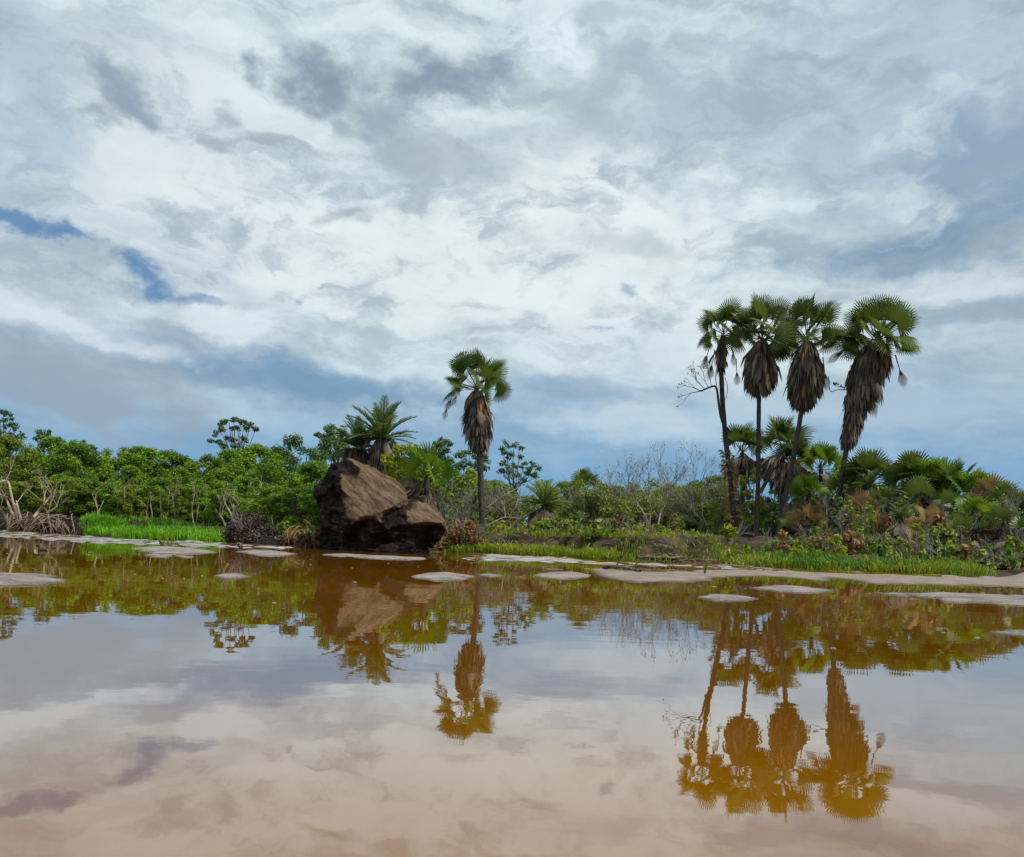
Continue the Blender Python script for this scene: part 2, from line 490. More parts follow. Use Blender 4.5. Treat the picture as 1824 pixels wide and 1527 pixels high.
# water: one sheet, wind-ruffled with real ripples in a band along the far bank
def watermat():
    m, q = newmat('river_water')
    tcn = q.n('ShaderNodeTexCoord')
    ob = tcn.outputs['Object']
    n = q.noise(q.mapping(ob, scale=(1, 1, 1)), 2.2, 4, 0.5)
    nf = q.noise(q.mapping(ob, scale=(1, 0.8, 1)), 9.0, 3, 0.5)
    big = q.noise(ob, 0.35, 3, 0.5)
    h = q.math('ADD', q.math('MULTIPLY', n, 1.0), q.math('MULTIPLY', nf, 0.12))
    gust = q.noise(q.mapping(ob, scale=(.5, 1.2, 1)), 0.5, 4, 0.6)
    h = q.math('MULTIPLY', h, q.rng(gust,   .42, .66, .5, 1.7))
    b = q.n('ShaderNodeBump')
    b.inputs['Strength'].default_value = 1.0
    b.inputs['Distance'].default_value = 0.0009
    q.l(h, b.inputs['Height'])
    body = q.n('ShaderNodeBsdfDiffuse')
    q.l(q.mix(q.rng(big, 0.35, 0.65), (0.245, 0.092, 0.001), (0.29, 0.110, 0.0015)), body.inputs['Color'])
    gl = q.n('ShaderNodeBsdfGlossy')
    gl.inputs['Roughness'].default_value = 0.01
    gl.inputs['Color'].default_value = (0.84, 0.875, 0.87, 1)
    q.l(b.outputs[0], gl.inputs['Normal'])
    fr = q.n('ShaderNodeFresnel')
    fr.inputs['IOR'].default_value = 2.2
    q.l(b.outputs[0], fr.inputs['Normal'])
    ramp = q.n('ShaderNodeValToRGB')
    q.l(fr.outputs[0], ramp.inputs[0])
    cr_ = ramp.color_ramp
    pts_ = [(0.0, 0.0), (0.14, 0.12), (0.26, 0.38), (0.42, 0.70), (0.54, 0.77), (0.72, 0.80), (0.9, 0.94), (1.0, 0.98)]
    while len(cr_.elements) < len(pts_): cr_.elements.new(0.5)
    for e_, (a_, b_) in zip(cr_.elements, pts_):
        e_.position = a_; e_.color = (b_, b_, b_, 1)
    f = ramp.outputs[0]
    mx = q.n('ShaderNodeMixShader')
    q.l(f, mx.inputs[0]); q.l(body.outputs[0], mx.inputs[1]); q.l(gl.outputs[0], mx.inputs[2])
    return finish(m, q, mx.outputs[0])
LOWB = [(-60, 953), (0, 955), (140, 963), (300, 971), (570, 985), (640, 984), (760, 990), (830, 997), (900, 1001), (1000, 1007),
        (1150, 1015), (1300, 1018), (1500, 1023), (1760, 1031)]
lx = [onwater(*p).x for p in LOWB]; ly = [onwater(*p).y for p in LOWB]
def zwater(X, Y):
    yl = np.interp(X, lx, ly)
    yf = yfoot(X)
    edge = (vn(X, Y * 0.25, 0.55, 2) - 0.5) * 2.4 + (vn(X, Y * .4, 1.7, 8) - .5) * 1.6
    band = smooth01((Y - yl + edge + 0.7) / 1.2) * smooth01((X + 44.5) / 2) * smooth01((19.5 - X) / 2) * smooth01((55.5 - Y) / 2) * smooth01((Y - 17.5) / 1.0)
    band = band * (1 - smooth01((2.7 - np.abs(X + 3.5)) / .6) * smooth01((25 - Y) / 1.0))
    w = np.zeros_like(X)
    r2 = np.random.default_rng(5)
    for k in range(26):
        lam = r2.uniform(0.32, 1.0)
        th = r2.normal(R(78), R(26))
        kx, ky = np.cos(th) * 2 * np.pi / lam, np.sin(th) * 2 * np.pi / lam
        w += lam * 0.0062 * np.sin(kx * X + ky * Y + r2.uniform(0, 6.28))
    patch = 0.45 + .8 * vn(X, Y * .3, 1.1, 4) + 1.0 * (vn(X, Y * .13, 4.2, 14) - .3)
    return w * band * patch
mb = MB()
xs = np.arange(-45, 20.01, 0.10); ys = np.arange(17, 56.01, 0.10)
mb.add(*grid_mesh(xs, ys, zwater))
x0, x1, y0, y1, B = xs[0], xs[-1], ys[0], ys[-1], 4000
for q_ in (((-B, -B), (B, -B), (B, y0), (-B, y0)), ((-B, y0), (x0, y0), (x0, y1), (-B, y1)),
           ((x1, y0), (B, y0), (B, y1), (x1, y1)), ((-B, y1), (B, y1), (B, B), (-B, B))):
    mb.add([(a, b, 0) for a, b in q_], [(0, 1, 2, 3)])
tag(mb.build('water', watermat(), smooth=True), kind='structure')

def sandmat(name, c1, c2, c3):
    m, q = newmat(name)
    tcn = q.n('ShaderNodeTexCoord')
    ob = tcn.outputs['Object']
    n = q.noise(ob, 2.5, 6, 0.6)
    nf = q.noise(ob, 34, 5, 0.75)
    nv = q.noise(ob, 110, 3, 0.7)
    c = q.mix(q.rng(n, 0.35, 0.65), c1, c2)
    c = q.mix(q.rng(nf, 0.5, 0.68, 0, 0.75), c, c3)
    c = q.mix(q.rng(nv, 0.55, 0.7, 0, 0.5), c, tuple(v * .45 for v in c1))
    sz = q.n('ShaderNodeSeparateXYZ'); q.l(ob, sz.inputs[0])
    damp = q.rng(q.math('ADD', sz.outputs[2], q.math('MULTIPLY', q.math('SUBTRACT', nf, .5), .012)), .002, .014, .75, 0.0)
    c = q.mix(damp, c, tuple(v * .42 for v in c1))      # wet rim at the waterline
    p = q.n('ShaderNodeBsdfPrincipled')
    q.l(c, p.inputs['Base Color']); p.inputs['Roughness'].default_value = 0.85
    p.inputs['Specular IOR Level'].default_value = 0.25
    b = q.n('ShaderNodeBump'); b.inputs['Strength'].default_value = 0.9; b.inputs['Distance'].default_value = 0.025
    q.l(nf, b.inputs['Height']); q.l(b.outputs[0], p.inputs['Normal'])
    return finish(m, q, p.outputs[0])
M['sand'] = sandmat('pale_sand', (0.17, 0.138, 0.120), (0.34, 0.295, 0.265), (0.50, 0.46, 0.43))
M['dune'] = sandmat('warm_sand', (0.20, 0.150, 0.118), (0.32, 0.255, 0.21), (0.42, 0.355, 0.31))

def mound(name, outline, hmax, slope, mat, step=None, jit=0.3, extra=None, lump=0.35):
    """a low bank of sand: pixel outline laid on the water plane, raised inside"""
    pts = [onwater(*p) for p in outline]
    P = [np.array((p.x, p.y)) for p in pts]
    out = []
    n = len(P)
    for i in range(n):
        a, b, c, d = P[i - 1], P[i], P[(i + 1) % n], P[(i + 2) % n]
        for s_ in np.linspace(0, 1, 12, endpoint=False):
            q_ = b + (c - b) * s_
            q_ = 0.75 * q_ + 0.25 * (0.5 * (2 * b + (c - a) * s_ + (2 * a - 5 * b + 4 * c - d) * s_ ** 2 + (3 * b - a - 3 * c + d) * s_ ** 3))
            out.append(q_)
    O = np.array(out)
    size = O.max(0) - O.min(0)
    sc_ = min(size)
    O = O + np.stack([np.zeros(len(O)), (vn(O[:, 0], O[:, 1], 6 / max(size[0], .3), 3) - .5) * sc_ * jit + (vn(O[:, 0], O[:, 1], 25 / max(size[0], .3), 6) - .5) * sc_ * jit * .5 + (vn(O[:, 0], O[:, 1], 70 / max(size[0], .3), 8) - .5) * sc_ * jit * .7], 1)
    st = step or max(size) / 60
    st2 = min(st, sc_ / 9)
    gx, gy = np.meshgrid(np.arange(O[:, 0].min(), O[:, 0].max(), st), np.arange(O[:, 1].min(), O[:, 1].max(), st2))
    gp = np.stack([gx.ravel(), gy.ravel()], 1)
    gp += (rng.random(gp.shape) - .5) * np.array([st, st2]) * .5
    inside = np.zeros(len(gp), bool)
    A, Bq = O, np.roll(O, -1, 0)
    for a, b in zip(A, Bq):
        cnd = ((a[1] > gp[:, 1]) != (b[1] > gp[:, 1]))
        xx = a[0] + (gp[:, 1] - a[1]) / ((b[1] - a[1]) if abs(b[1] - a[1]) > 1e-9 else 1e-9) * (b[0] - a[0])
        inside ^= cnd & (gp[:, 0] < xx)
    gp = gp[inside]
    def dist(p):
        dm = np.full(len(p), 1e9)
        for a, b in zip(A, Bq):
            ab = b - a
            t = np.clip(((p - a) @ ab) / max(ab @ ab, 1e-12), 0, 1)
            dm = np.minimum(dm, np.linalg.norm(p - (a + t[:, None] * ab), axis=1))
        return dm
    keep = dist(gp) > min(st, st2) * .35
    gp = gp[keep]
    allp = np.concatenate([O, gp])
    edges = [(i, (i + 1) % len(O)) for i in range(len(O))]
    vv, ee, ff, _, _, _ = delaunay_2d_cdt([Vector(p) for p in allp], edges, [], 1, 1e-6)
    V2 = np.array([list(v) for v in vv])
    dz = dist(V2)
    z = hmax * (1 - np.exp(-dz * slope / hmax)) * (1 - lump + 2 * lump * vn(V2[:, 0], V2[:, 1], 5 / max(sc_, .2), 9))
    z += np.clip(dz * 4, 0, 1) * (vn(V2[:, 0], V2[:, 1], 12, 4) - .5) * hmax * .3
    z = z - 0.006 * (dz < 1e-5) + 0.004 * (dz >= 1e-5)
    if extra: z = z + extra(V2[:, 0], V2[:, 1]) * np.clip(dz * 1.5, 0, 1)
    mb = MB()
    mb.add(np.column_stack([V2, z]), np.array([f for f in ff if len(f) == 3]))
    return mb.build(name, mat, smooth=True)

def dune(x, y):
    return 0.30 * smooth01((x - 9.6) / 3.6) * smooth01((y - 12.5) / 5.0)
tag(mound('sand_spit', [(1052, 1013), (1160, 1015), (1300, 1014), (1450, 1019), (1600, 1025), (1740, 1029), (1900, 1028), (2100, 1034),
                        (2160, 1048), (1900, 1052), (1760, 1046), (1690, 1043), (1650, 1040), (1600, 1043), (1565, 1042), (1530, 1036), (1500, 1031), (1470, 1036), (1430, 1031),
                        (1380, 1029), (1330, 1028), (1295, 1032), (1240, 1038), (1160, 1034), (1100, 1033), (1060, 1026)],
          0.035, 0.05, M['dune'], step=0.22, jit=0.12, extra=dune), kind='structure')
BARS = [
    ('pale sand bar at the left edge of the river, nearest to the viewer', [(-160, 1028), (0, 1022), (60, 1023), (90, 1027), (130, 1034), (100, 1039), (85, 1043), (30, 1044), (-60, 1048), (-160, 1050)], 0.055),
    ('long pale sand bar with two tufts of grass growing on its back edge', [(238, 977), (275, 974), (330, 977), (390, 983), (375, 986), (320, 988), (270, 985)], 0.05),
    ('orange-flecked pale sand bar in front of the dark bush', [(420, 983), (450, 980), (490, 982), (530, 987), (510, 990), (460, 990)], 0.04),
    ('small round white sand bar by itself in mid river on the left', [(380, 1026), (400, 1022), (425, 1022), (446, 1027), (430, 1031), (400, 1032)], 0.022),
    ('oval sand bar below the boulder, in front of its right end', [(729, 1027), (760, 1021), (800, 1021), (848, 1027), (830, 1033), (785, 1036), (750, 1031)], 0.035),
    ('thin white sliver of sand right of the oval sand bar', [(850, 1024), (870, 1022), (898, 1026), (875, 1029)], 0.012),
    ('pale sand bar touching the left end of the driftwood-strewn spit', [(946, 1025), (975, 1020), (1020, 1019), (1056, 1025), (1040, 1031), (1000, 1033), (965, 1029)], 0.03),
    ('oval grey sand bar lying nearest of those below the four tall palms', [(1240, 1064), (1270, 1059), (1310, 1060), (1352, 1067), (1320, 1071), (1275, 1072)], 0.02),
    ('long grey sand bar between the oval grey bar and the sand spit', [(1335, 1047), (1370, 1044), (1420, 1045), (1490, 1053), (1460, 1057), (1400, 1056), (1360, 1051)], 0.02),
    ('longest grey sand bar, running out of the picture on the right', [(1524, 1054), (1560, 1054), (1640, 1059), (1730, 1058), (1830, 1060), (1950, 1063), (1950, 1092), (1824, 1082), (1740, 1077), (1660, 1072), (1600, 1066), (1690, 1068), (1600, 1061)], 0.028),
    ('narrow wet sand streak at the foot of the boulder', [(572, 988), (620, 987), (690, 991), (760, 994), (756, 998), (690, 997), (620, 992)], 0.02),
    ('small dark-speckled sand bar in front of the tufted sand bar', [(258, 989), (280, 987), (305, 990), (300, 994), (272, 993)], 0.016),
    ('smallest pale sand streak right of the dark-speckled bar', [(312, 991), (330, 990), (348, 993), (330, 995)], 0.012),
    ('faint pale scum bank near the right edge, closest to the viewer there', [(1760, 1126), (1800, 1121), (1900, 1124), (1900, 1138), (1830, 1134), (1785, 1131)], 0.008),
]
for lab, ol, h in BARS:
    tag(mound('sand_bar', ol, h * .8, 0.15, M['sand'], jit=.22), lab, 'sand bar', 'sand bars in the river')

# ------------------------------------------------------------------ boulder
def boulder():
    D0 = 22.3
    Ol = [(549, 877, 23.0), (571, 855, 23.2), (583, 837, 23.2), (594, 819, 23.2), (617, 813, 23.3), (647, 826, 23.5), (678, 840, 23.5),
          (703, 852, 23.4), (720, 869, 23.2), (725, 888, 22.7), (733, 888, 23.0), (746, 890, 23.0), (760, 894, 23.1), (779, 906, 23.1), (792, 924, 22.9),
          (797, 947, 22.8), (784, 963, 22.7), (770, 972, 22.6), (758, 974, 22.5), (763, 982, 22.4), (757, 1000, 22.3), (693, 1000, 22.1),
          (632, 998, 22.0), (571, 994, 22.3), (570, 970, 22.4), (565, 953, 22.5), (568, 912, 22.7), (557, 888, 22.9)]
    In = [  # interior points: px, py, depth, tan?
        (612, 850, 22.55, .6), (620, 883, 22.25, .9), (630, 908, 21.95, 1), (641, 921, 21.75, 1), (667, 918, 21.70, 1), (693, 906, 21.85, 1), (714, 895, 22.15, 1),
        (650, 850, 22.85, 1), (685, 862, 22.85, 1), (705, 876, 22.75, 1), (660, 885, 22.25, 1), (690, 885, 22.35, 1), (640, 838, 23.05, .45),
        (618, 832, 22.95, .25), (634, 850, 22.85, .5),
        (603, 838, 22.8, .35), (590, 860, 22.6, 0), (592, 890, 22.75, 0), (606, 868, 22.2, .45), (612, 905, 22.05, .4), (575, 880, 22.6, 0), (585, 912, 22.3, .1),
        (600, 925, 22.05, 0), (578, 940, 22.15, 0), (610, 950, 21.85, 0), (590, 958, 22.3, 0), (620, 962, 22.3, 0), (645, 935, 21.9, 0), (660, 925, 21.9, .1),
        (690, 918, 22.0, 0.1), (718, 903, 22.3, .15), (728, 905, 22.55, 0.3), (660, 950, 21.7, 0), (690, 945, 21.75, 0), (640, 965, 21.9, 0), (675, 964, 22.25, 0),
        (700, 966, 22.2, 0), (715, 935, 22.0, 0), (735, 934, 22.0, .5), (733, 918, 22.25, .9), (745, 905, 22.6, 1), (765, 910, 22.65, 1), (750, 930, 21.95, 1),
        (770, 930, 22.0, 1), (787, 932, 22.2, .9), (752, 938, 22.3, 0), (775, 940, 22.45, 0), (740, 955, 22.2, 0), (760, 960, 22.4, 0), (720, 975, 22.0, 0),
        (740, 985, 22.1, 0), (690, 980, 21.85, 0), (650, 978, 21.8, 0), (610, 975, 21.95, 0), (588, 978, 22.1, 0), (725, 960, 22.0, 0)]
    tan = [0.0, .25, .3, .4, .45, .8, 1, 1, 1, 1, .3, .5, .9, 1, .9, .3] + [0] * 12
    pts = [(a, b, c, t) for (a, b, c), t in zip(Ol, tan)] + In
    def vid(x, y):
        return min(range(len(pts)), key=lambda i: (pts[i][0] - x) ** 2 + (pts[i][1] - y) ** 2)
    crease = [(612, 850), (620, 883), (630, 908), (641, 921), (667, 918), (693, 906), (714, 895), (725, 888)]
    crease2 = [(735, 934), (750, 930), (770, 930), (787, 932), (797, 947)]
    nO = len(Ol)
    E = [(i, (i + 1) % nO) for i in range(nO)]
    for cset in (crease, crease2):
        ids = [vid(*c) for c in cset]
        E += list(zip(ids[:-1], ids[1:]))
    vv, ee, ff, _, _, _ = delaunay_2d_cdt([Vector((p[0], -p[1])) for p in pts], E, [], 1, 1e-5)
    bm = bmesh.new()
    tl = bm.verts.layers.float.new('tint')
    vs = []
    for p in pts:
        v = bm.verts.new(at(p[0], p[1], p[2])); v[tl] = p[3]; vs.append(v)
    for f in ff:
        bm.faces.new([vs[i] for i in f])
    ctr = at(670, 925, 24.6)
    ring2, ring3 = [], []
    for i in range(nO):
        p = pts[i]
        a = Vector(vs[i].co)
        q2 = a.lerp(Vector((ctr.x, a.y, ctr.z)), 0.07); q2.y += 0.85
        q3 = a.lerp(Vector((ctr.x, a.y, ctr.z * .8)), 0.42); q3.y = 25.0
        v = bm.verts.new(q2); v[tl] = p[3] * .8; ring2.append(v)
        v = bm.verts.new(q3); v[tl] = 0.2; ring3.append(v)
    cv = bm.verts.new(Vector((ctr.x, 25.4, ctr.z * .8)))
    for i in range(nO):
        j = (i + 1) % nO
        bm.faces.new((vs[j], vs[i], ring2[i], ring2[j]))
        bm.faces.new((ring2[j], ring2[i], ring3[i], ring3[j]))
        bm.faces.new((ring3[j], ring3[i], cv))
    bmesh.ops.triangulate(bm, faces=bm.faces[:])
    bmesh.ops.recalc_face_normals(bm, faces=bm.faces[:])
    for k in range(4):
        bmesh.ops.subdivide_edges(bm, edges=bm.edges[:], cuts=1, use_grid_fill=True)
        if k in (0, 1):
            bmesh.ops.smooth_vert(bm, verts=bm.verts[:], factor=0.03, use_axis_x=True, use_axis_y=True, use_axis_z=True)
        bm.normal_update()
        amp = (0.05, 0.075, 0.055, 0.034)[k]
        for v in bm.verts:
            s_ = (1.2, 2.6, 5.2, 11.0)[k]
            rough = 1.0 - 0.80 * min(max(v[tl], 0), 1)
            q_ = v.co * s_
            h = mnoise.noise(q_) * .6 + mnoise.noise(Vector((q_.x * .6, q_.y * .6, q_.z * 2.2)) + Vector((5, 3, 1))) * .6
            h -= 0.8 * max(0, 0.35 - abs(mnoise.noise(q_ * .5 + Vector((9, 2, 4))))) * (1 if k > 0 else 0)
            v.co += v.normal * h * amp * 1.6 * rough
    base = Vector((ctr.x, 22.6, 0))
    for v in bm.verts: v.co -= base
    me = bpy.data.meshes.new('boulder')
    bm.to_mesh(me); bm.free()
    me.polygons.foreach_set('use_smooth', np.ones(len(me.polygons), bool))
    m, q = newmat('boulder_rock')
    tcn = q.n('ShaderNodeTexCoord'); ob = tcn.outputs['Object']
    tt = q.n('ShaderNodeAttribute', attribute_name='tint')
    n = q.noise(ob, 3.0, 8, 0.65)
    streak = q.noise(q.mapping(q.mapping(ob, rot=(0, R(-40), 0)), scale=(.7, 1.2, 5)), 2.0, 8, 0.7)
    grain = q.noise(ob, 45, 4, 0.7)
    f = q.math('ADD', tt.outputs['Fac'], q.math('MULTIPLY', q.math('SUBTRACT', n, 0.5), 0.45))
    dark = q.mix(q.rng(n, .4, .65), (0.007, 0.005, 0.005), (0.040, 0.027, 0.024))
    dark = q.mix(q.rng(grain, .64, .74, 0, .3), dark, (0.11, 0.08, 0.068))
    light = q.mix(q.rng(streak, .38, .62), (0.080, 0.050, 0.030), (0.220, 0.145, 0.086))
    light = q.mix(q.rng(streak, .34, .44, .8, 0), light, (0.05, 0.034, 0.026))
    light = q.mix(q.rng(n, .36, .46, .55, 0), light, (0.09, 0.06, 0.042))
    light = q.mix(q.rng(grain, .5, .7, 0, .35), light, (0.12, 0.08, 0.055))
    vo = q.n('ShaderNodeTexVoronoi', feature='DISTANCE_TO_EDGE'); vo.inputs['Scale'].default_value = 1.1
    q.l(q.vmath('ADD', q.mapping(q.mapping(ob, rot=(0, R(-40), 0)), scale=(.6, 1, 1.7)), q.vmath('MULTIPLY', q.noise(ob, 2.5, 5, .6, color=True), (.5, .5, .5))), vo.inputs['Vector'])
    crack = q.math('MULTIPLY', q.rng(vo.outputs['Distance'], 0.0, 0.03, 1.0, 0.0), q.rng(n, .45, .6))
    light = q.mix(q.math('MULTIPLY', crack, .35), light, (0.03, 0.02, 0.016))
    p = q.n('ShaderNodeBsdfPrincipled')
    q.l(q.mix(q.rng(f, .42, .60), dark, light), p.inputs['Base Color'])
    p.inputs['Roughness'].default_value = 0.95; p.inputs['Specular IOR Level'].default_value = 0.1
    b = q.n('ShaderNodeBump'); b.inputs['Strength'].default_value = 1.0; b.inputs['Distance'].default_value = 0.09
    q.l(q.math('ADD', q.math('ADD', q.math('SUBTRACT', n, q.math('MULTIPLY', crack, .5)), q.math('MULTIPLY', streak, .8)), q.math('MULTIPLY', grain, .35)), b.inputs['Height']); q.l(b.outputs[0], p.inputs['Normal'])
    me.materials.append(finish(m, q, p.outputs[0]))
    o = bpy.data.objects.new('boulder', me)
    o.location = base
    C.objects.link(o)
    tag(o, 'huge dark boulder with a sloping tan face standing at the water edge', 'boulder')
boulder()

# ------------------------------------------------------------------ palm parts
def frame(y, z=None):
    """3x3 with local +Y along y and local +Z as near z as possible"""
    y = Vector(y).normalized()
    z = Vector(z if z is not None else (0, 0, 1))
    if abs(y.dot(z)) > .98: z = Vector((0.3, -1, 0.2))
    x = y.cross(z).normalized(); z = x.cross(y)
    return Matrix((x, y, z)).transposed()
def fan_blade(mb, rad, pet, spread=R(128), nseg=30, bend=0.35, split=0.55, cup=0.25, rr=None, Mx=None, off=(0, 0, 0), tint=None, fold=1.0):
    """a costapalmate leaf: petiole along +Y, pleated blade split into pointed tips"""
    rr = rr or random
    th = np.linspace(-spread, spread, nseg + 1)
    tm = (th[:-1] + th[1:]) / 2
    def pt(r, t, z=0.0):
        x = np.sin(t) * r * fold; y = np.cos(t) * r * (1 + .12 * np.cos(t))
        zz = z + cup * np.abs(x) * .6 - bend * np.maximum(y + .25 * rad, 0) ** 2 / rad * .8 - bend * .5 * x * x / rad
        return np.stack([x, pet + y, zz + 0 * x], -1)
    V, F3, F4 = [], [], []
    r1 = rad * split
    hub = np.array([[0, pet - .04 * rad, 0]])
    ring = pt(r1 * (1 - .0 * th), th, .035 * rad * np.where(np.arange(nseg + 1) % 2, 1, -1))
    rim_l = pt(rad * .78 * np.ones(nseg), th[:-1] * .58 + tm * .42)
    rim_r = pt(rad * .78 * np.ones(nseg), th[1:] * .58 + tm * .42)
    tips = pt(rad * np.array([rr.uniform(.9, 1.08) for _ in tm]), tm)
    dz = np.array([rr.uniform(0, .13) for _ in tm]) * rad
    tips[:, 2] -= dz
    V = np.concatenate([hub, ring, rim_l, rim_r, tips])
    o1, o2, o3, o4 = 1, 1 + nseg + 1, 1 + 2 * nseg + 1, 1 + 3 * nseg + 1
    for i in range(nseg):
        F3.append((0, o1 + i, o1 + i + 1))
        F4.append((o1 + i, o2 + i, o3 + i, o1 + i + 1))
        F3.append((o2 + i, o4 + i, o3 + i))
    if tint is None:
        t0 = rr.uniform(.15, .85)
        tn = np.clip(t0 + np.array([rr.gauss(0, .08) for _ in range(len(V))]), 0, .9)
    else:
        tn = np.clip(tint + np.array([rr.gauss(0, .08) for _ in range(len(V))]), 0, 1)
    pw = .018 * rad / .8
    PV = np.array([(-pw * 1.6, 0, 0), (pw * 1.6, 0, 0), (0, 0, -pw * 1.5), (-pw, pet, 0), (pw, pet, 0), (0, pet, -pw)])
    PF = [(0, 1, 4, 3), (1, 2, 5, 4), (2, 0, 3, 5)]
    if Mx is not None:
        A = np.array(Mx)
        V = V @ A.T + np.array(off); PV = PV @ A.T + np.array(off)
    n0 = mb.n
    mb.add(V, F3, tn)
    mb.f.append(np.array(F4) + n0)
    mb.add(PV, PF, .35 if tint is None else tint)
def dead_leaf(mb, p, d, L, w, tint):
    """a collapsed dead fan: a bundle of narrow hanging strips"""
    d = np.array(d, float); d /= np.linalg.norm(d)
    side = unit(np.cross(d, rng.normal(size=3)))
    for k in range(6):
        a = (k - 2.5) / 2.5
        dd = unit(d + side * a * w + rng.normal(size=3) * .06)
        Lk = L * rng.uniform(.7, 1.05)
        x = unit(np.cross(dd, rng.normal(size=3))) * L * .055
        p0 = np.array(p); p1 = p0 + dd * Lk * .55; p2 = p0 + unit(dd + np.array([0, 0, -.35])) * Lk
        mb.add([p0 - x * .4, p0 + x * .4, p1 + x, p1 - x, p2], [(0, 1, 2, 3)], tint)
        mb.f.append(np.array([(3, 2, 4)]) + mb.n - 5)
# shared frond meshes for the tall palms
def frond_protos(mat, n=7, rad=.72, pet=1.05, **kw):
    out = []
    for k in range(n):
        rr = random.Random(40 + k)
        mb = MB()
        fan_blade(mb, rad * rr.uniform(.9, 1.1), pet, **{**dict(rr=rr, bend=rr.choice((.02, .1, .3, .55)), split=rr.uniform(.40, .52), cup=rr.uniform(.1, .5), fold=rr.choice((1, 1, .95, .85)), spread=R(rr.uniform(112, 135))), **kw})
        o = mb.build('frond', mat)
        out.append(o.data)
        bpy.data.objects.remove(o)
    return out
FR = frond_protos(M['fan'])
FRB = frond_protos(M['fan_bright'], pet=.7)
FRD = frond_protos(M['dead'], 3, .85, .75, fold=.36, spread=R(55), split=.25, nseg=16)

FRT = frond_protos(M['dead_tan'], 2, .62, .8, fold=.26, spread=R(50), split=.2, nseg=14)
def inst(name, data, parent, M3, loc, s=1.0):
    o = bpy.data.objects.new(name, data)
    C.objects.link(o)
    o.parent = parent
    o.matrix_basis = Matrix.Translation(loc) @ M3.to_4x4() @ Matrix.Scale(s, 4)
    return o

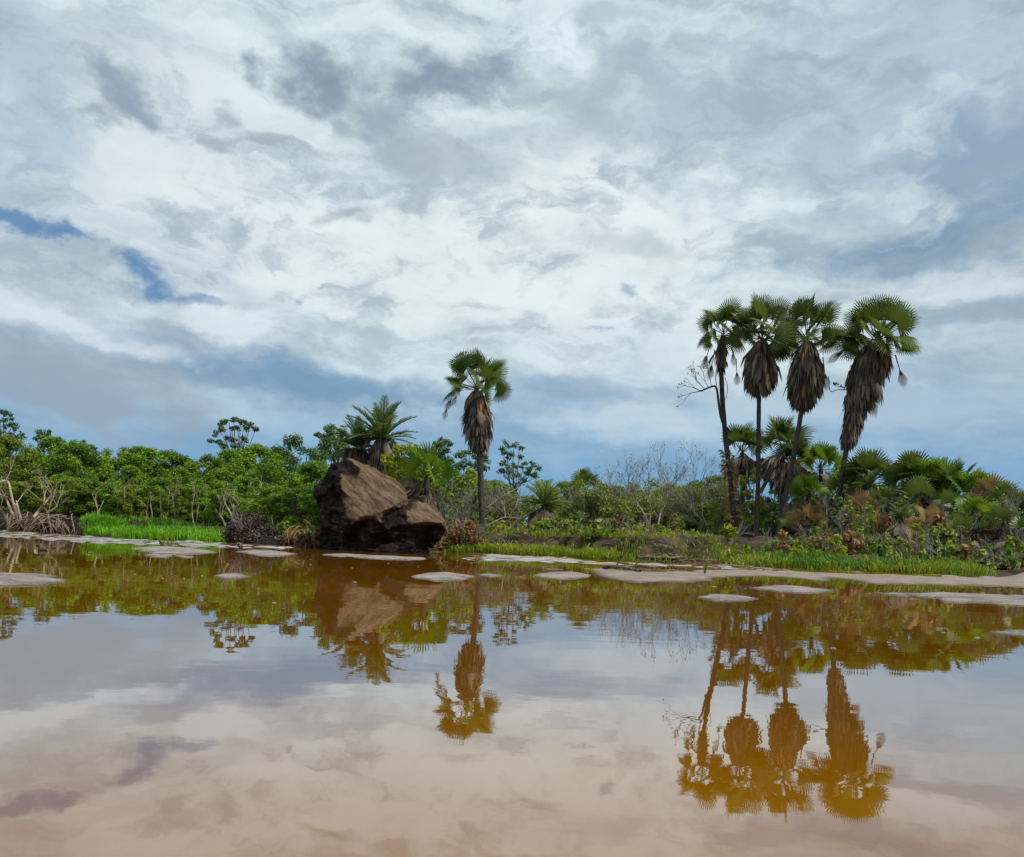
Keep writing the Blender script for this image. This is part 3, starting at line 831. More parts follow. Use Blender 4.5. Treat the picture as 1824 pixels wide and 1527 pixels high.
def tall_palm(label, D, path, r_px, hub, nfr, scale, skirt, seed, lean_up=(0, 0), minel=-35, azlim=None, hang=(), extra=None, bases=None):
    rr = random.Random(seed)
    base = at(*path[0], D)
    base.z = gnd(base) - .05
    root = thing('fan_palm', label, 'palm tree', base, 'tall fan palms')
    pts = [base] + [at(x, y, D) for x, y in path[1:]] + [at(*hub, D)]
    sp = smoothpath(pts, 6)
    k = len(sp)
    rad = np.interp(np.linspace(0, 1, k), [0, .04, .12, 1], [r_px * 1.9, r_px * 1.4, r_px * 1.05, r_px * .85]) * D * MPX
    rad = rad * (1 + .06 * np.sin(np.arange(k) * 2.4))
    mb = MB(); tube(mb, sp, rad, 10); mb.build('trunk', M['palm_bark'], root, True)
    hubp = at(*hub, D) - base
    ax = Vector(sp[-1] - sp[-4]).normalized()
    for i in range(nfr):
        f = (i + .5) / nfr
        e = R(90 - (90 - minel) * f ** .8) + rr.gauss(0, R(6))
        a = i * 2.39996 + rr.gauss(0, .25)
        if azlim and rr.random() < azlim[2] and not (azlim[0] <= (a % (2 * math.pi)) <= azlim[1]):
            a = rr.uniform(azlim[0], azlim[1])
        d = Vector((math.cos(a) * math.cos(e), math.sin(a) * math.cos(e), math.sin(e)))
        up = Vector((-math.cos(a) * math.sin(e), -math.sin(a) * math.sin(e), math.cos(e)))
        up = Matrix.Rotation(rr.choice((-1, 1)) * R(rr.uniform(5, 80)), 3, d) @ up
        inst('frond', rr.choice(FR), root, frame(d, up), hubp + ax * rr.uniform(-.05, .15), scale * rr.uniform(.88, 1.08))
    # skirt of dead leaves round the upper trunk
    if skirt:
        mb = MB()
        ys_ = [s_[0] for s_ in skirt]; ws = [s_[1] for s_ in skirt]
        n = int(9 * (ys_[-1] - ys_[0]) * (max(ws) / 30))
        tz = np.array([p[2] for p in sp])
        for i in range(n):
            py = rr.uniform(ys_[0], ys_[-1])
            w = np.interp(py, ys_, ws)
            c = at(hub[0], py, D)
            x = np.interp(c.z, tz, sp[:, 0]); y = np.interp(c.z, tz, sp[:, 1])
            a = rr.uniform(0, 2 * math.pi); q_ = math.sqrt(rr.uniform(.15, 1))
            w_m = w * D * MPX
            L = min(rr.uniform(.55, .95), .35 + w_m * .9) * scale
            p = np.array((x + math.cos(a) * w_m * q_ * .62, y + math.sin(a) * w_m * q_ * .62, c.z + L * .38))
            dead_leaf(mb, p, (math.cos(a) * .42 * q_, math.sin(a) * .42 * q_, -1), L * rr.uniform(.7, 1.45), rr.uniform(.08, .34), min(max(rr.gauss(.42, .24), 0), 1))
        mb.build('dead_leaf_skirt', M['dead'], root)
        for i in range(int(max(ws) / 3.6)):
            py = rr.uniform(ys_[0], ys_[0] + (ys_[-1] - ys_[0]) * .42); c = at(hub[0], py, D)
            x = np.interp(c.z, tz, sp[:, 0]); y = np.interp(c.z, tz, sp[:, 1])
            a = i * 2.39996 + rr.gauss(0, .3); o_ = .12
            d = Vector((math.cos(a) * .5, math.sin(a) * .5, -rr.uniform(.6, 1.1)))
            inst('dead_frond', rr.choice(FRD + FRD[:2] + FRT[:1]), root, frame(d, (math.cos(a), math.sin(a), .5)), Vector((x + math.cos(a) * o_, y + math.sin(a) * o_, c.z + .25)) - base, scale * rr.uniform(.75, 1.0))
    for (ppx, ppy, dx, dz, s_) in hang:
        p = at(ppx, ppy, D + rr.uniform(-.5, .5)) - base
        d = Vector((dx, rr.uniform(-.2, .2), dz))
        inst('dead_frond', rr.choice(FRD), root, frame(d, (-dx, -.6, .5)), p - d.normalized() * .5 * s_, s_)
    if bases:
        mb = MB()
        for i in range(bases[2]):
            py = rr.uniform(bases[0], bases[1])
            c = at(path[0][0], py, D); x = np.interp(c.z, tz2(sp), sp[:, 0]); y = np.interp(c.z, tz2(sp), sp[:, 1])
            a = rr.uniform(0, 6.28); rd = bases[3] * D * MPX
            dead_leaf(mb, (x + math.cos(a) * rd * .6, y + math.sin(a) * rd * .6, c.z), (math.cos(a), math.sin(a), rr.uniform(-.4, .7)), rr.uniform(.2, .4), .3, rr.uniform(.5, .95))
        mb.build('old_leaf_bases', M['dead_tan'], root)
    return root
def tz2(sp): return np.array([p[2] for p in sp])

tall_palm('lone fan palm with a long brown skirt standing right of the boulder', 35, [(862, 974), (859, 930), (857, 880), (855, 820), (852, 760)], 5.6,
          (849, 694), 25, .88, [(705, 14), (718, 21), (738, 25), (765, 23), (786, 16), (794, 8)], 3, minel=-18,
          hang=[(797, 722, -.2, -1, .55), (806, 706, -.4, -1, .6), (818, 700, -.5, -.8, .6)])
tall_palm('leftmost and thinnest of the four tall palms, small lopsided crown, almost no skirt', 38.5,
          [(1312, 975), (1306, 910), (1300, 850), (1293, 785), (1287, 715), (1285, 650)], 4.6, (1288, 598), 18, .80, [(602, 6), (625, 9), (645, 7), (660, 4)], 5, minel=-15,
          azlim=(2.2, 4.2, .35), hang=[(1262, 625, -.25, -1, .75), (1270, 640, -.12, -1, .85), (1312, 655, .15, -1, .7), (1278, 622, -.05, -1, .7), (1304, 622, .2, -1, .7)],
          bases=(805, 945, 150, 9))
tall_palm('second from left of the four tall palms, straight trunk and topmost frond', 38, [(1345, 978), (1347, 930), (1350, 870), (1351, 790), (1352, 710), (1354, 650)], 4.0,
          (1357, 606), 30, 1.06, [(616, 12), (632, 22), (650, 29), (668, 26), (682, 16), (692, 7)], 8, minel=-24)
tall_palm('third from left of the four tall palms, orange-brown leaves in its skirt', 37.5, [(1384, 978), (1390, 930), (1402, 870), (1418, 790), (1429, 720), (1436, 660)], 4.3,
          (1438, 606), 25, 1.02, [(616, 10), (635, 22), (655, 31), (678, 34), (694, 22), (708, 13), (722, 6)], 13, minel=-15, hang=[(1468, 655, .25, -1, .9)])
tall_palm('leaning rightmost tall palm with the longest shaggy skirt', 37, [(1476, 990), (1484, 940), (1496, 870), (1508, 800), (1524, 730), (1544, 668)], 4.6,
          (1562, 610), 29, 1.08, [(618, 14), (634, 30), (655, 35), (678, 29), (700, 21), (725, 14), (752, 10), (775, 10), (790, 5)], 17, minel=-20,
          hang=[(1508, 620, -.7, -.6, .9), (1600, 650, .4, -1, .9)])

# ------------------------------------------------------------------ vine and sprig on the palms
def twigtree(mb, p, d, L, r, depth, rr, spread=.6, up=.1, sides=4, ratio=.72, kids=(2, 3), jag=.12):
    d = Vector(d).normalized()
    pts = [p]; q_ = Vector(p)
    seg = 3
    for i in range(seg):
        d = (d + Vector((rr.gauss(0, jag), rr.gauss(0, jag), rr.gauss(0, jag) + up * .3))).normalized()
        q_ = q_ + d * (L / seg)
        pts.append(q_.copy())
    tube(mb, pts, np.linspace(r, r * .66, seg + 1), sides if r > .02 else 3)
    ends = [q_]
    if depth > 0:
        ends = []
        for k in range(rr.randint(*kids)):
            s0 = pts[-1] if k == 0 or rr.random() < .5 else pts[2]
            v = Vector((rr.gauss(0, 1), rr.gauss(0, 1), rr.gauss(0, .7)))
            nd = (d + v.normalized() * spread * rr.uniform(.6, 1.3) + Vector((0, 0, up))).normalized()
            ends += twigtree(mb, s0.copy(), nd, L * ratio * rr.uniform(.75, 1.2), r * .62, depth - 1, rr, spread, up, sides, ratio, kids, jag)
    return ends
rr = random.Random(4)
vb = at(1301, 772, 38.2)
v = thing('climbing_vine', 'bare thin branch with twigs sticking out left of the leftmost tall palm', 'branch', vb)
mb = MB()
pth = smoothpath([at(x, y, 38.2) for x, y in [(1301, 772), (1287, 752), (1281, 725), (1277, 695), (1272, 688), (1262, 691), (1248, 697)]], 5)
tube(mb, pth, np.linspace(.07, .035, len(pth)), 5)
tube(mb, smoothpath([at(x, y, 38.2) for x, y in [(1277, 695), (1275, 670), (1279, 640), (1281, 615)]], 5), .025, 4)
tube(mb, smoothpath([at(x, y, 38) for x, y in [(1291, 672), (1296, 690), (1293, 712)]], 5), .018, 4)
mb.build('stem', M['palm_bark'], v)
mb = MB()
lf = []
for (x, y), dd in (((1262, 691), (-.5, 0, .9)), ((1250, 697), (-1, 0, .35)), ((1250, 697), (-1, .2, -.1)), ((1256, 694), (-.8, -.3, .7)), ((1268, 689), (-.3, .2, 1))):
    lf += twigtree(mb, at(x, y, 38.2), dd, .5, .022, 3, rr, .6, .06)
mb.build('twigs', M['twig'], v)
mb = MB()
P = np.array([list(e) for e in lf]); leaves(mb, P, unit(rng.normal(size=P.shape)), .10, .6)
mb.build('leaves', M['scrub'], v)
v = thing('hanging_sprig', 'tiny leafy sprig hanging between the third and the leaning tall palm', 'branch', at(1508, 694, 37.5))
mb = MB()
tube(mb, smoothpath([at(x, y, 37.5) for x, y in [(1508, 694), (1490, 695), (1481, 698), (1477, 690), (1476, 670)]], 5), .018, 4)
mb.build('stem', M['twig'], v)
mb = MB(); clump(mb, at(1488, 684, 37.5), .17, 16, .14); clump(mb, at(1498, 688, 37.5), .12, 8, .14); mb.build('leaves', M['dark_tree'], v)

# ------------------------------------------------------------------ mangrove forest on the left
def mangrove_proto(seed, mat, H=6.0, Wd=2.2, olive=False, lowfrac=.10, nc=120, nl=135, L=.17):
    rr = random.Random(seed)
    tb = MB(); cb = MB()
    stems = []
    for k in range(3):
        a = rr.uniform(0, 6.28); b0 = Vector((math.cos(a) * .25, math.sin(a) * .25, -.1))
        top = Vector((math.cos(a) * rr.uniform(.3, .9), math.sin(a) * rr.uniform(.3, .9), H * rr.uniform(.6, .85)))
        midp = b0.lerp(top, .45) + Vector((rr.gauss(0, .18), rr.gauss(0, .18), 0))
        pth = smoothpath([b0, midp, top], 5)
        tube(tb, pth, np.linspace(.10, .03, len(pth)), 6); stems.append(pth)
    for k in range(nc):
        u = rr.random()
        zf = lowfrac + (1 - lowfrac) * u ** .85
        prof = math.sin(math.pi * min(1, (.10 + .90 * zf)) ** 1.35) ** .55
        a = rr.uniform(0, 6.28); q_ = math.sqrt(rr.uniform(.12, 1)) * Wd * prof
        c = Vector((math.cos(a) * q_ * rr.uniform(.85, 1.15), math.sin(a) * q_, H * zf * .96))
        r_ = rr.uniform(.30, .58) * (1.1 - .25 * zf)
        clump(cb, c, r_, int(nl * r_ * r_ / .2), L, .9, min(max(rr.gauss(.45, .32), 0), 1), .45)
        if k % 3 == 0:
            st = stems[k % 3]; j = min(len(st) - 1, int(zf * len(st) * .7))
            tube(tb, [st[j], Vector(st[j]).lerp(c, .5) + Vector((0, 0, .1)), c], [.035, .025, .012], 4)
    t = tb.build('trunk', M['grey_bark']); c = cb.build('crown', mat)
    d = (t.data, c.data, H)
    bpy.data.objects.remove(t); bpy.data.objects.remove(c)
    return d
PR = [mangrove_proto(11 + i, M['mangrove']) for i in range(4)]
PRO = [mangrove_proto(31 + i, M['mangrove_olive'], nl=130) for i in range(2)]
PRD = [mangrove_proto(51 + i, M['dark_tree'], nc=60) for i in range(2)]
def place_tree(name, px, top, D, wscale, proto, label, cat='tree', group=None, seed=0):
    rr = random.Random(seed)
    b = at(px, hz(px), D); b.z = gnd(b) - .1
    ztop = at(px, top, D).z
    s = (ztop - b.z) / (proto[2] * 1.05)
    root = thing(name, label, cat, b, group)
    rz = rr.uniform(0, 6.28)
    for nm, d in (('trunk', proto[0]), ('crown', proto[1])):
        o = bpy.data.objects.new(nm, d); C.objects.link(o); o.parent = root
        o.rotation_euler = (0, 0, rz); o.scale = (wscale, wscale, s)
    return root
FG = 'mangroves in the forest wall on the left bank'
FOR = [ # px, top, D, width, kind, label
    (-40, 770, 52, 1.15, 1, None), (12, 768, 50, 1.0, 1, 'olive mangrove at the left edge below the tall open-crowned tree'),
    (62, 788, 53, 1.0, 0, None), (95, 778, 54, 1.05, 0, None), (132, 776, 52, 1.05, 0, 'tallest rounded mangrove left of the first dip in the forest top'),
    (168, 808, 58, .9, 2, 'dark mangrove filling the first dip in the forest top'),
    (215, 796, 53, 1.0, 0, None), (252, 786, 52, 1.1, 0, 'broad mangrove crown above the middle of the lime grass'), (298, 794, 52, 1.0, 0, None),
    (332, 815, 58, .9, 2, 'dark mangrove filling the second dip in the forest top'),
    (372, 800, 52, 1.1, 0, None), (412, 795, 55, 1.1, 0, None), (455, 784, 51, 1.1, 0, 'mangrove just right of the umbrella-crowned tree'),
    (495, 800, 55, 1.0, 0, None), (528, 772, 54, 1.15, 2, 'dark round-topped mangrove left of the feather palms'),
    (590, 772, 60, 1.2, 2, 'hazy dark tree directly behind the feather palms'), (560, 812, 50, 1.1, 0, 'bright mangrove behind the left tip of the boulder'),
    # lower front row
    (20, 848, 46, .72, 1, None), (140, 826, 48, .7, 0, None), (232, 822, 49, .7, 0, None), (318, 826, 49, .7, 0, None), (392, 822, 48, .75, 0, None), (478, 818, 48, .75, 0, None), (75, 840, 46, .72, 1, None), (118, 850, 45, .72, 1, 'low olive mangrove standing over the pale roots'), (160, 842, 46, .68, 0, None),
    (195, 850, 47, .7, 0, None), (238, 858, 46, .6, 1, None), (285, 850, 47, .7, 0, None), (318, 866, 45, .55, 1, None), (352, 850, 46, .7, 0, None), (398, 862, 44, .7, 0, None),
    (440, 845, 46, .78, 0, None), (482, 858, 43, .75, 0, 'low bright mangrove behind the purple-brown bush'), (530, 862, 42, .78, 0, 'low bright mangrove left of the boulder above the broken fronds'), (575, 850, 44, .8, 0, None),
    (610, 830, 46, .85, 0, None), (655, 850, 46, .8, 1, None),
]
for i, (px, top, D, wd, k, lab) in enumerate(FOR):
    pr = (PR, PRO, PRD)[k]
    top += random.Random(900 + i).uniform(-9, 7)
    lab = lab or ('green mangrove among its like in the dense forest wall on the left bank' if k == 0 else 'olive mangrove among its like in the forest wall on the left bank')
    place_tree('mangrove_tree', px, top, D, wd * .88, pr[i % len(pr)], lab, 'tree', FG, 100 + i)

def clump_tree(name, label, base, D, clumps, mat, stem_r=.09, dens=120, L=.22, barkm='grey_bark', fork=.5, seed=1, group=None, flat=.55, zs=1.0):
    """tree whose leaf clumps stand at given places, each carried by a branch"""
    rr = random.Random(seed)
    b = at(base[0], base[1], D); b.z = gnd(b) - .1
    root = thing(name, label, 'tree', b, group)
    cx = sum(c[0] for c in clumps) / len(clumps); cy = max(c[1] for c in clumps)
    fk = at(base[0] * .5 + cx * .5, cy + 12, D)
    tb = MB(); cb = MB()
    pth = smoothpath([b, Vector(b).lerp(fk, .5) + Vector((rr.gauss(0, .15), 0, 0)), fk], 6)
    tube(tb, pth, np.linspace(stem_r, stem_r * .7, len(pth)), 7)
    for (x, y, r_) in clumps:
        c = at(x, y, D + rr.uniform(-.9, .9))
        j = int(len(pth) * rr.uniform(.55, .98))
        s0 = Vector(pth[j])
        mid_ = s0.lerp(c, .5) + Vector((rr.gauss(0, .1), rr.gauss(0, .1), -.12))
        tube(tb, smoothpath([s0, mid_, c], 4), np.linspace(stem_r * .5, .015, 9), 4)
        rm = r_ * D * MPX
        for q_ in range(3):
            cc = c + Vector((rr.gauss(0, .45), rr.gauss(0, .45), rr.gauss(.15, .3))) * rm
            clump(cb, cc, rm * rr.uniform(.55, .95), int(.45 * dens * max(rm, .25) ** 2 / .16), L * .85, flat + .15, rr.uniform(.3, .6))
    tb.build('trunk', M[barkm], root, True); cb.build('crown', mat, root)
    return root
clump_tree('umbrella_tree', 'slender tree with an open umbrella crown rising above the forest', (425, 930), 60,
           [(392, 768, 9), (398, 758, 8), (408, 752, 9), (417, 749, 9), (428, 752, 9), (436, 755, 8), (446, 759, 9), (455, 766, 8), (440, 766, 6), (412, 762, 6), (424, 763, 6),
            (378, 782, 8), (388, 786, 7), (405, 782, 7), (418, 785, 8), (432, 784, 8), (400, 795, 9), (425, 797, 10)], M['dark_tree'], .10, 150, .20, flat=.5, seed=3)
clump_tree('tall_tree', 'tall open-crowned tree cut by the left edge of the picture', (-12, 930), 58,
           [(-20, 730, 12), (-5, 733, 10), (6, 738, 10), (14, 746, 8), (0, 752, 11), (22, 757, 8), (12, 762, 9), (30, 765, 7), (36, 773, 6), (20, 775, 9), (-10, 770, 14), (40, 782, 6), (5, 785, 12)],
           M['dark_tree'], .12, 110, .2, seed=5)
clump_tree('slim_tree', 'slim dark crown poking out above the left mangroves', (76, 930), 62,
           [(72, 772, 8), (80, 770, 8), (88, 778, 7), (64, 780, 8), (98, 783, 6), (78, 784, 9)], M['dark_tree'], .08, 130, .2, seed=6)
clump_tree('slim_tree', 'thin dark crown on the slope down to the first forest dip', (162, 930), 62,
           [(148, 788, 8), (158, 795, 8), (168, 802, 8), (178, 808, 7), (186, 812, 6), (160, 808, 9)], M['dark_tree'], .08, 120, .2, seed=7)
clump_tree('broad_tree', 'blue-green distant tree behind the left side of the feather palms', (606, 930), 64,
           [(570, 778, 11), (582, 770, 12), (596, 768, 12), (610, 775, 12), (588, 785, 12), (602, 792, 12), (575, 795, 11), (620, 790, 12), (630, 775, 10)], M['dark_tree'], .12, 110, .24, seed=8)
clump_tree('round_tree', 'small round dark crown left of the lone fan palm', (790, 930), 62,
           [(782, 792, 10), (792, 787, 10), (801, 793, 9), (788, 801, 11), (798, 806, 9), (775, 802, 9), (780, 815, 12), (800, 820, 12)], M['dark_tree'], .09, 120, .22, seed=9)
clump_tree('round_tree', 'dark crown directly behind the trunk of the lone fan palm', (838, 935), 60,
           [(822, 812, 11), (835, 806, 11), (848, 815, 11), (865, 818, 11), (830, 828, 13), (850, 834, 13), (868, 838, 11), (815, 835, 11), (842, 850, 13)], M['dark_tree'], .09, 110, .22, seed=10)
clump_tree('loose_tree', 'loose-crowned dark tree right of the lone fan palm', (915, 940), 58,
           [(893, 803, 8), (903, 797, 8), (915, 794, 8), (925, 800, 8), (898, 814, 9), (912, 812, 9), (928, 815, 8), (933, 826, 7), (905, 828, 10), (922, 832, 9), (950, 828, 7), (958, 835, 8),
            (943, 838, 8), (895, 840, 10), (915, 845, 12), (935, 850, 11), (955, 850, 9)], M['dark_tree'], .09, 120, .2, seed=11)

# pale leaning stems and roots at the forest edge
def pale_tree(label, D, stems, name='pale_stem_tree', base=None, twigs=2, seed=1, roots=0, leafy=None, r=.07):
    rr = random.Random(seed)
    b = at(*stems[0][0], D); 
    root = thing(name, label, 'tree', b, None)
    for st in stems:
        mb = MB()
        pts = smoothpath([at(x, y, D + rr.uniform(-.3, .3)) for x, y in st], 5)
        k = len(pts)
        tube(mb, pts, np.linspace(r, r * .4, k), 6)
        for t in range(twigs):
            j = rr.randint(k // 2, k - 1)
            twigtree(mb, Vector(pts[j]), (rr.gauss(0, .7), rr.gauss(0, .4), 1), .5, r * .35, 2, rr, .6, .1)
        mb.build('stem', M['pale_bark'], root, True)
    if roots:
        mb = MB()
        for i in range(roots):
            x0_, x1_ = stems[0][0][0], stems[-1][0][0]
            sx = rr.uniform(min(x0_, x1_) - 14, max(x0_, x1_) + 22)
            w0 = at(sx, 985, footD(sx)); yf_ = w0.y; dx = rr.choice((-1, 1)) * rr.uniform(.15, 1.1); top_ = rr.uniform(.35, .78)
            a_ = Vector((w0.x, yf_ + rr.uniform(.5, 1.4), top_)); d1 = Vector((w0.x + dx * 1.2, 0, rr.uniform(-.1, .22)))
            d1.y = float(yfoot(d1.x)) - rr.uniform(-.15, .12)
            b1 = a_.lerp(d1, .4) + Vector((0, -.1, rr.uniform(.05, .28))); c1 = a_.lerp(d1, .78) + Vector((dx * .12, -.12, rr.uniform(-.02, .14)))
            pts = smoothpath([a_, b1, c1, d1], 4)
            tube(mb, pts, np.linspace(.026, .012, len(pts)) * rr.uniform(.5, 1.2), 5)
        mb.build('prop_roots', M['root_bark'], root, True)
    return root
pale_tree('pale bare mangrove stems at the left edge, standing over prop roots', footD(20, 1.3), [[(16, 932), (4, 912), (-8, 900)], [(26, 925), (12, 892), (2, 872)], [(32, 925), (22, 890), (14, 858), (-4, 860)], [(38, 930), (32, 905), (29, 892)]], roots=36, seed=2, r=.065, twigs=2)
pale_tree('pale forked bare mangrove branch leaning right over the mud bank', footD(75, 1.0), [[(60, 922), (68, 910), (78, 898), (80, 880), (92, 850)], [(78, 900), (92, 880), (98, 866)], [(62, 922), (74, 906)], [(92, 934), (86, 915), (78, 904)], [(84, 914), (94, 908), (102, 901)]], roots=38, seed=3, twigs=2, r=.042)
pale_tree('two thin pale stems behind the lime grass on its left', 45.5, [[(228, 925), (222, 900), (222, 868)], [(236, 925), (234, 895), (240, 890)], [(210, 915), (209, 892)]], seed=4, r=.045)
pale_tree('pale crossed stems behind the middle of the lime grass', 44.5, [[(322, 938), (312, 918), (300, 895)], [(314, 938), (310, 905), (306, 878)], [(304, 940), (314, 926)]], seed=5, r=.045)
pale_tree('pale many-forked mangrove behind the right end of the lime grass', 42.5, [[(404, 942), (396, 925), (384, 908)], [(415, 938), (412, 918), (400, 895), (399, 882)], [(420, 930), (428, 915), (440, 908), (452, 885), (460, 882)], [(418, 935), (422, 915), (426, 900)], [(416, 930), (416, 910), (416, 898)]], seed=6, r=.06)

for i, (px, h_, sp_) in enumerate([(168, 62, 7), (264, 54, 5), (288, 74, 8), (346, 66, 6), (366, 50, 5), (466, 70, 9), (492, 58, 6), (524, 66, 7)]):
    rr_ = random.Random(600 + i)
    pale_tree(('slim pale stems in front of the forest, between the mud bank and the lime grass', 'slim short pale stem pair left of the crossed pale stems', 'tall thin pale stem behind the crossed pale stems', 'pale stems right of the crossed pale stems',
               'short pale stems left of the many-forked pale mangrove', 'tall pale stems above the purple-brown bush', 'short pale stems at the right end of the purple-brown bush', 'pale stems left of the boulder above the broken fronds')[i],
              43.5 + .4 * i, [[(px, 942), (px + sp_ * rr_.uniform(-1, 1), 942 - h_ * .5), (px + sp_ * rr_.uniform(-1.6, 1.6), 942 - h_)], [(px + 3, 942), (px + sp_ * rr_.uniform(0, 2), 942 - h_ * .4), (px + sp_ * rr_.uniform(.5, 2.4), 942 - h_ * .8)]], seed=620 + i, r=.038, twigs=1)
# ------------------------------------------------------------------ bushes
def bush(name, label, px, py, D, w_px, h_px, mat, n=40, dens=110, L=.14, cat='bush', group=None, twigs=0, seed=1, base_y=None, flat=.7, dome=True, depth=.8):
    rr = random.Random(seed)
    b = at(px, base_y or py, D); b.z = gnd(b) - .05
    root = thing(name, label, cat, b, group)
    Wm, Hm = w_px * D * MPX * .5, h_px * D * MPX
    cb, tb = MB(), MB()
    for k in range(n):
        u = rr.random(); a = rr.uniform(0, 6.28); q_ = math.sqrt(rr.random())
        rz = math.sqrt(max(0, 1 - q_ * q_)) if dome else 1
        z = Hm * rz * rr.uniform(.25, 1.0) * rr.uniform(.8, 1.06)
        c = b + Vector((math.cos(a) * q_ * Wm, math.sin(a) * q_ * Wm * depth, z))
        r_ = rr.uniform(.16, .30) * min(Wm, Hm) + .05
        clump(cb, c, r_, int(dens * r_ * r_ / .1), L, flat, rr.uniform(.2, .7))
        if k % 2 == 0:
            tube(tb, smoothpath([b + Vector((rr.gauss(0, .1), rr.gauss(0, .1), 0)), b.lerp(c, .5) + Vector((0, 0, .15 * Hm)), c], 3), np.linspace(.03, .008, 7), 4)
    for k in range(twigs):
        a = rr.uniform(0, 6.28)
        twigtree(tb, b + Vector((math.cos(a) * Wm * .3, math.sin(a) * .2, 0)), (math.cos(a) * .7, math.sin(a) * .5, 1), Hm * .42, .022, 3, rr, .55, .05)
    cb.build('foliage', mat, root)
    tb.build('stems', M['twig'], root)
    return root
bush('dark_bush', 'low purple-brown dry bush at the water edge between lime grass and boulder', 446, 972, footD(446, .9), 88, 56, M['purple'], 70, 170, .09, twigs=5, seed=21)
bush('low_bush', 'small green bush between the purple-brown bush and the broken fronds', 508, 972, footD(508, 1.5), 50, 40, M['herb'], 22, 90, .12, seed=22)
bush('rust_bush', 'rust-coloured dry bush between the boulder and the lone palm', 822, 985, footD(822, .9), 80, 60, M['rust'], 46, 110, .10, twigs=14, seed=23)
bush('twiggy_bush', 'grey-brown leafless thicket behind the right end of the boulder', 808, 965, 38, 62, 80, M['purple'], 22, 60, .10, twigs=18, seed=24)
bush('lime_bush', 'yellow-green bush above the boulder, left of the bright fan palm', 712, 975, 37, 120, 168, M['lime'], 70, 120, .17, seed=25)
bush('lime_bush', 'yellow-green bush left of the lone palm trunk, above the rust bush', 822, 968, 39, 80, 120, M['mangrove_olive'], 55, 90, .17, twigs=12, seed=26)
bush('scrub_bush', 'olive twiggy bush right behind the lone palm trunk', 898, 958, 41, 80, 90, M['scrub'], 40, 80, .14, twigs=22, seed=27)
SC = [(1010, 858, 46, 110, 'olive scrub bush right of the small feather palm'), (1062, 850, 45, 110, 'olive scrub bush below the small dark fan palm, at its right'),
      (1120, 863, 44, 120, 'grey-green scrub below the left end of the bare trees'), (1172, 856, 45, 120, 'grey-green scrub below the middle of the bare trees'),
      (1225, 846, 44, 120, 'grey-brown scrub below the right end of the bare trees'), (1268, 833, 43, 90, 'olive scrub left of the leftmost tall palm trunk')]
for i, (px, ty, D, w, lab) in enumerate(SC):
    b0_ = at(px, hz(px), D); by = 955
    bush('scrub_bush', lab, px, 955, D, w, 958 - ty, M['scrub'] if i % 3 else M['mangrove_olive'], 56, 75, .13, twigs=7, seed=60 + i, group='scrub bushes on the middle bank')
bush('leafy_shrub', 'bright lime shrub between the first two tall palm trunks', 1335, 965, 40, 60, 150, M['lime'], 34, 70, .2, seed=31, twigs=4)
bush('leafy_shrub', 'lime sprays of leaves just left of the leftmost tall palm trunk', 1272, 962, 40.5, 50, 112, M['mangrove_olive'], 30, 60, .16, seed=32, twigs=8)
bush('leafy_shrub', 'green shrub low between the second and third tall palm trunks', 1368, 968, 39.5, 52, 100, M['herb'], 34, 80, .18, seed=33)
bush('leafy_shrub', 'dull green shrub behind the third tall palm trunk', 1432, 968, 42, 80, 130, M['mangrove_olive'], 44, 80, .18, seed=34)

for i, (px, top, D, wd, k) in enumerate([(1005, 852, 52, 0.71, 1), (1052, 868, 50, 0.63, 0), (1092, 860, 52, 0.71, 1), (1140, 868, 50, 0.63, 0), (1190, 856, 52, 0.75, 1), (1236, 850, 51, 0.71, 0), (1275, 840, 50, 0.71, 1), (868, 850, 54, 0.69, 1), (796, 826, 50, .8, 0), (838, 838, 51, .75, 1), (752, 822, 52, .9, 0), (880, 850, 53, .7, 0)]):
    place_tree('small_tree', px, top, D, wd, (PR, PRO)[k][i % 2], ('small green tree in the back of the middle bank', 'small olive tree in the back of the middle bank')[k], 'tree', ('small green trees on the middle bank', 'small olive trees on the middle bank')[k], 860 + i)
# low growth that closes the view under the crowns
for i in range(17):
    px = -50 + i * 45
    bush('undergrowth_shrub', 'dark green undergrowth shrub at the foot of the left-bank forest', px, 950, 50 + (i % 3) * 1.5, 70, (48, 60, 40)[i % 3], M['mangrove' if i % 2 else 'dark_tree'], 26, 70, .2, group='undergrowth shrubs under the left-bank forest', seed=700 + i)
for i in range(12):
    px = 775 + i * 47
    bush('back_scrub', 'olive scrub bush in the back row of the middle bank', px, 962, 52 + (i % 3) * 2, 84, (92, 108, 84)[i % 3], M[('scrub', 'mangrove_olive', 'dark_tree')[i % 3]], 30, 70, .19, group='scrub in the back row of the middle bank', seed=730 + i)

for i, (px, ty, D, w, m_) in enumerate([(1292, 880, 44, 70, 'scrub'), (1335, 900, 43, 70, 'rust'), (1375, 885, 44, 80, 'dark_tree'), (1415, 890, 42, 70, 'scrub'), (1455, 880, 42, 80, 'rust'), (1490, 890, 40, 70, 'mangrove'), (1350, 930, 41, 70, 'herb'), (1400, 925, 40.5, 70, 'rust'), (1452, 930, 39, 70, 'herb')]):
    bush('tangle_shrub', ('olive', 'reddish brown', 'dark green')[('scrub', 'rust', 'dark_tree').index(m_)] + ' shrub in the tangle behind the four tall palm trunks' if m_ in ('scrub', 'rust', 'dark_tree') else 'leafy green shrub in the tangle behind the four tall palm trunks', px, 975, D, w, 975 - ty, M[m_], 34, 80, .18, twigs=8, group='tangled shrubs behind the tall palm trunks', seed=800 + i)
rr_ = random.Random(47)
FILL = {'dark_tree': 'dark green', 'rust': 'rust-brown', 'scrub': 'dull olive', 'purple': 'dead purple-brown', 'mangrove_olive': 'olive'}
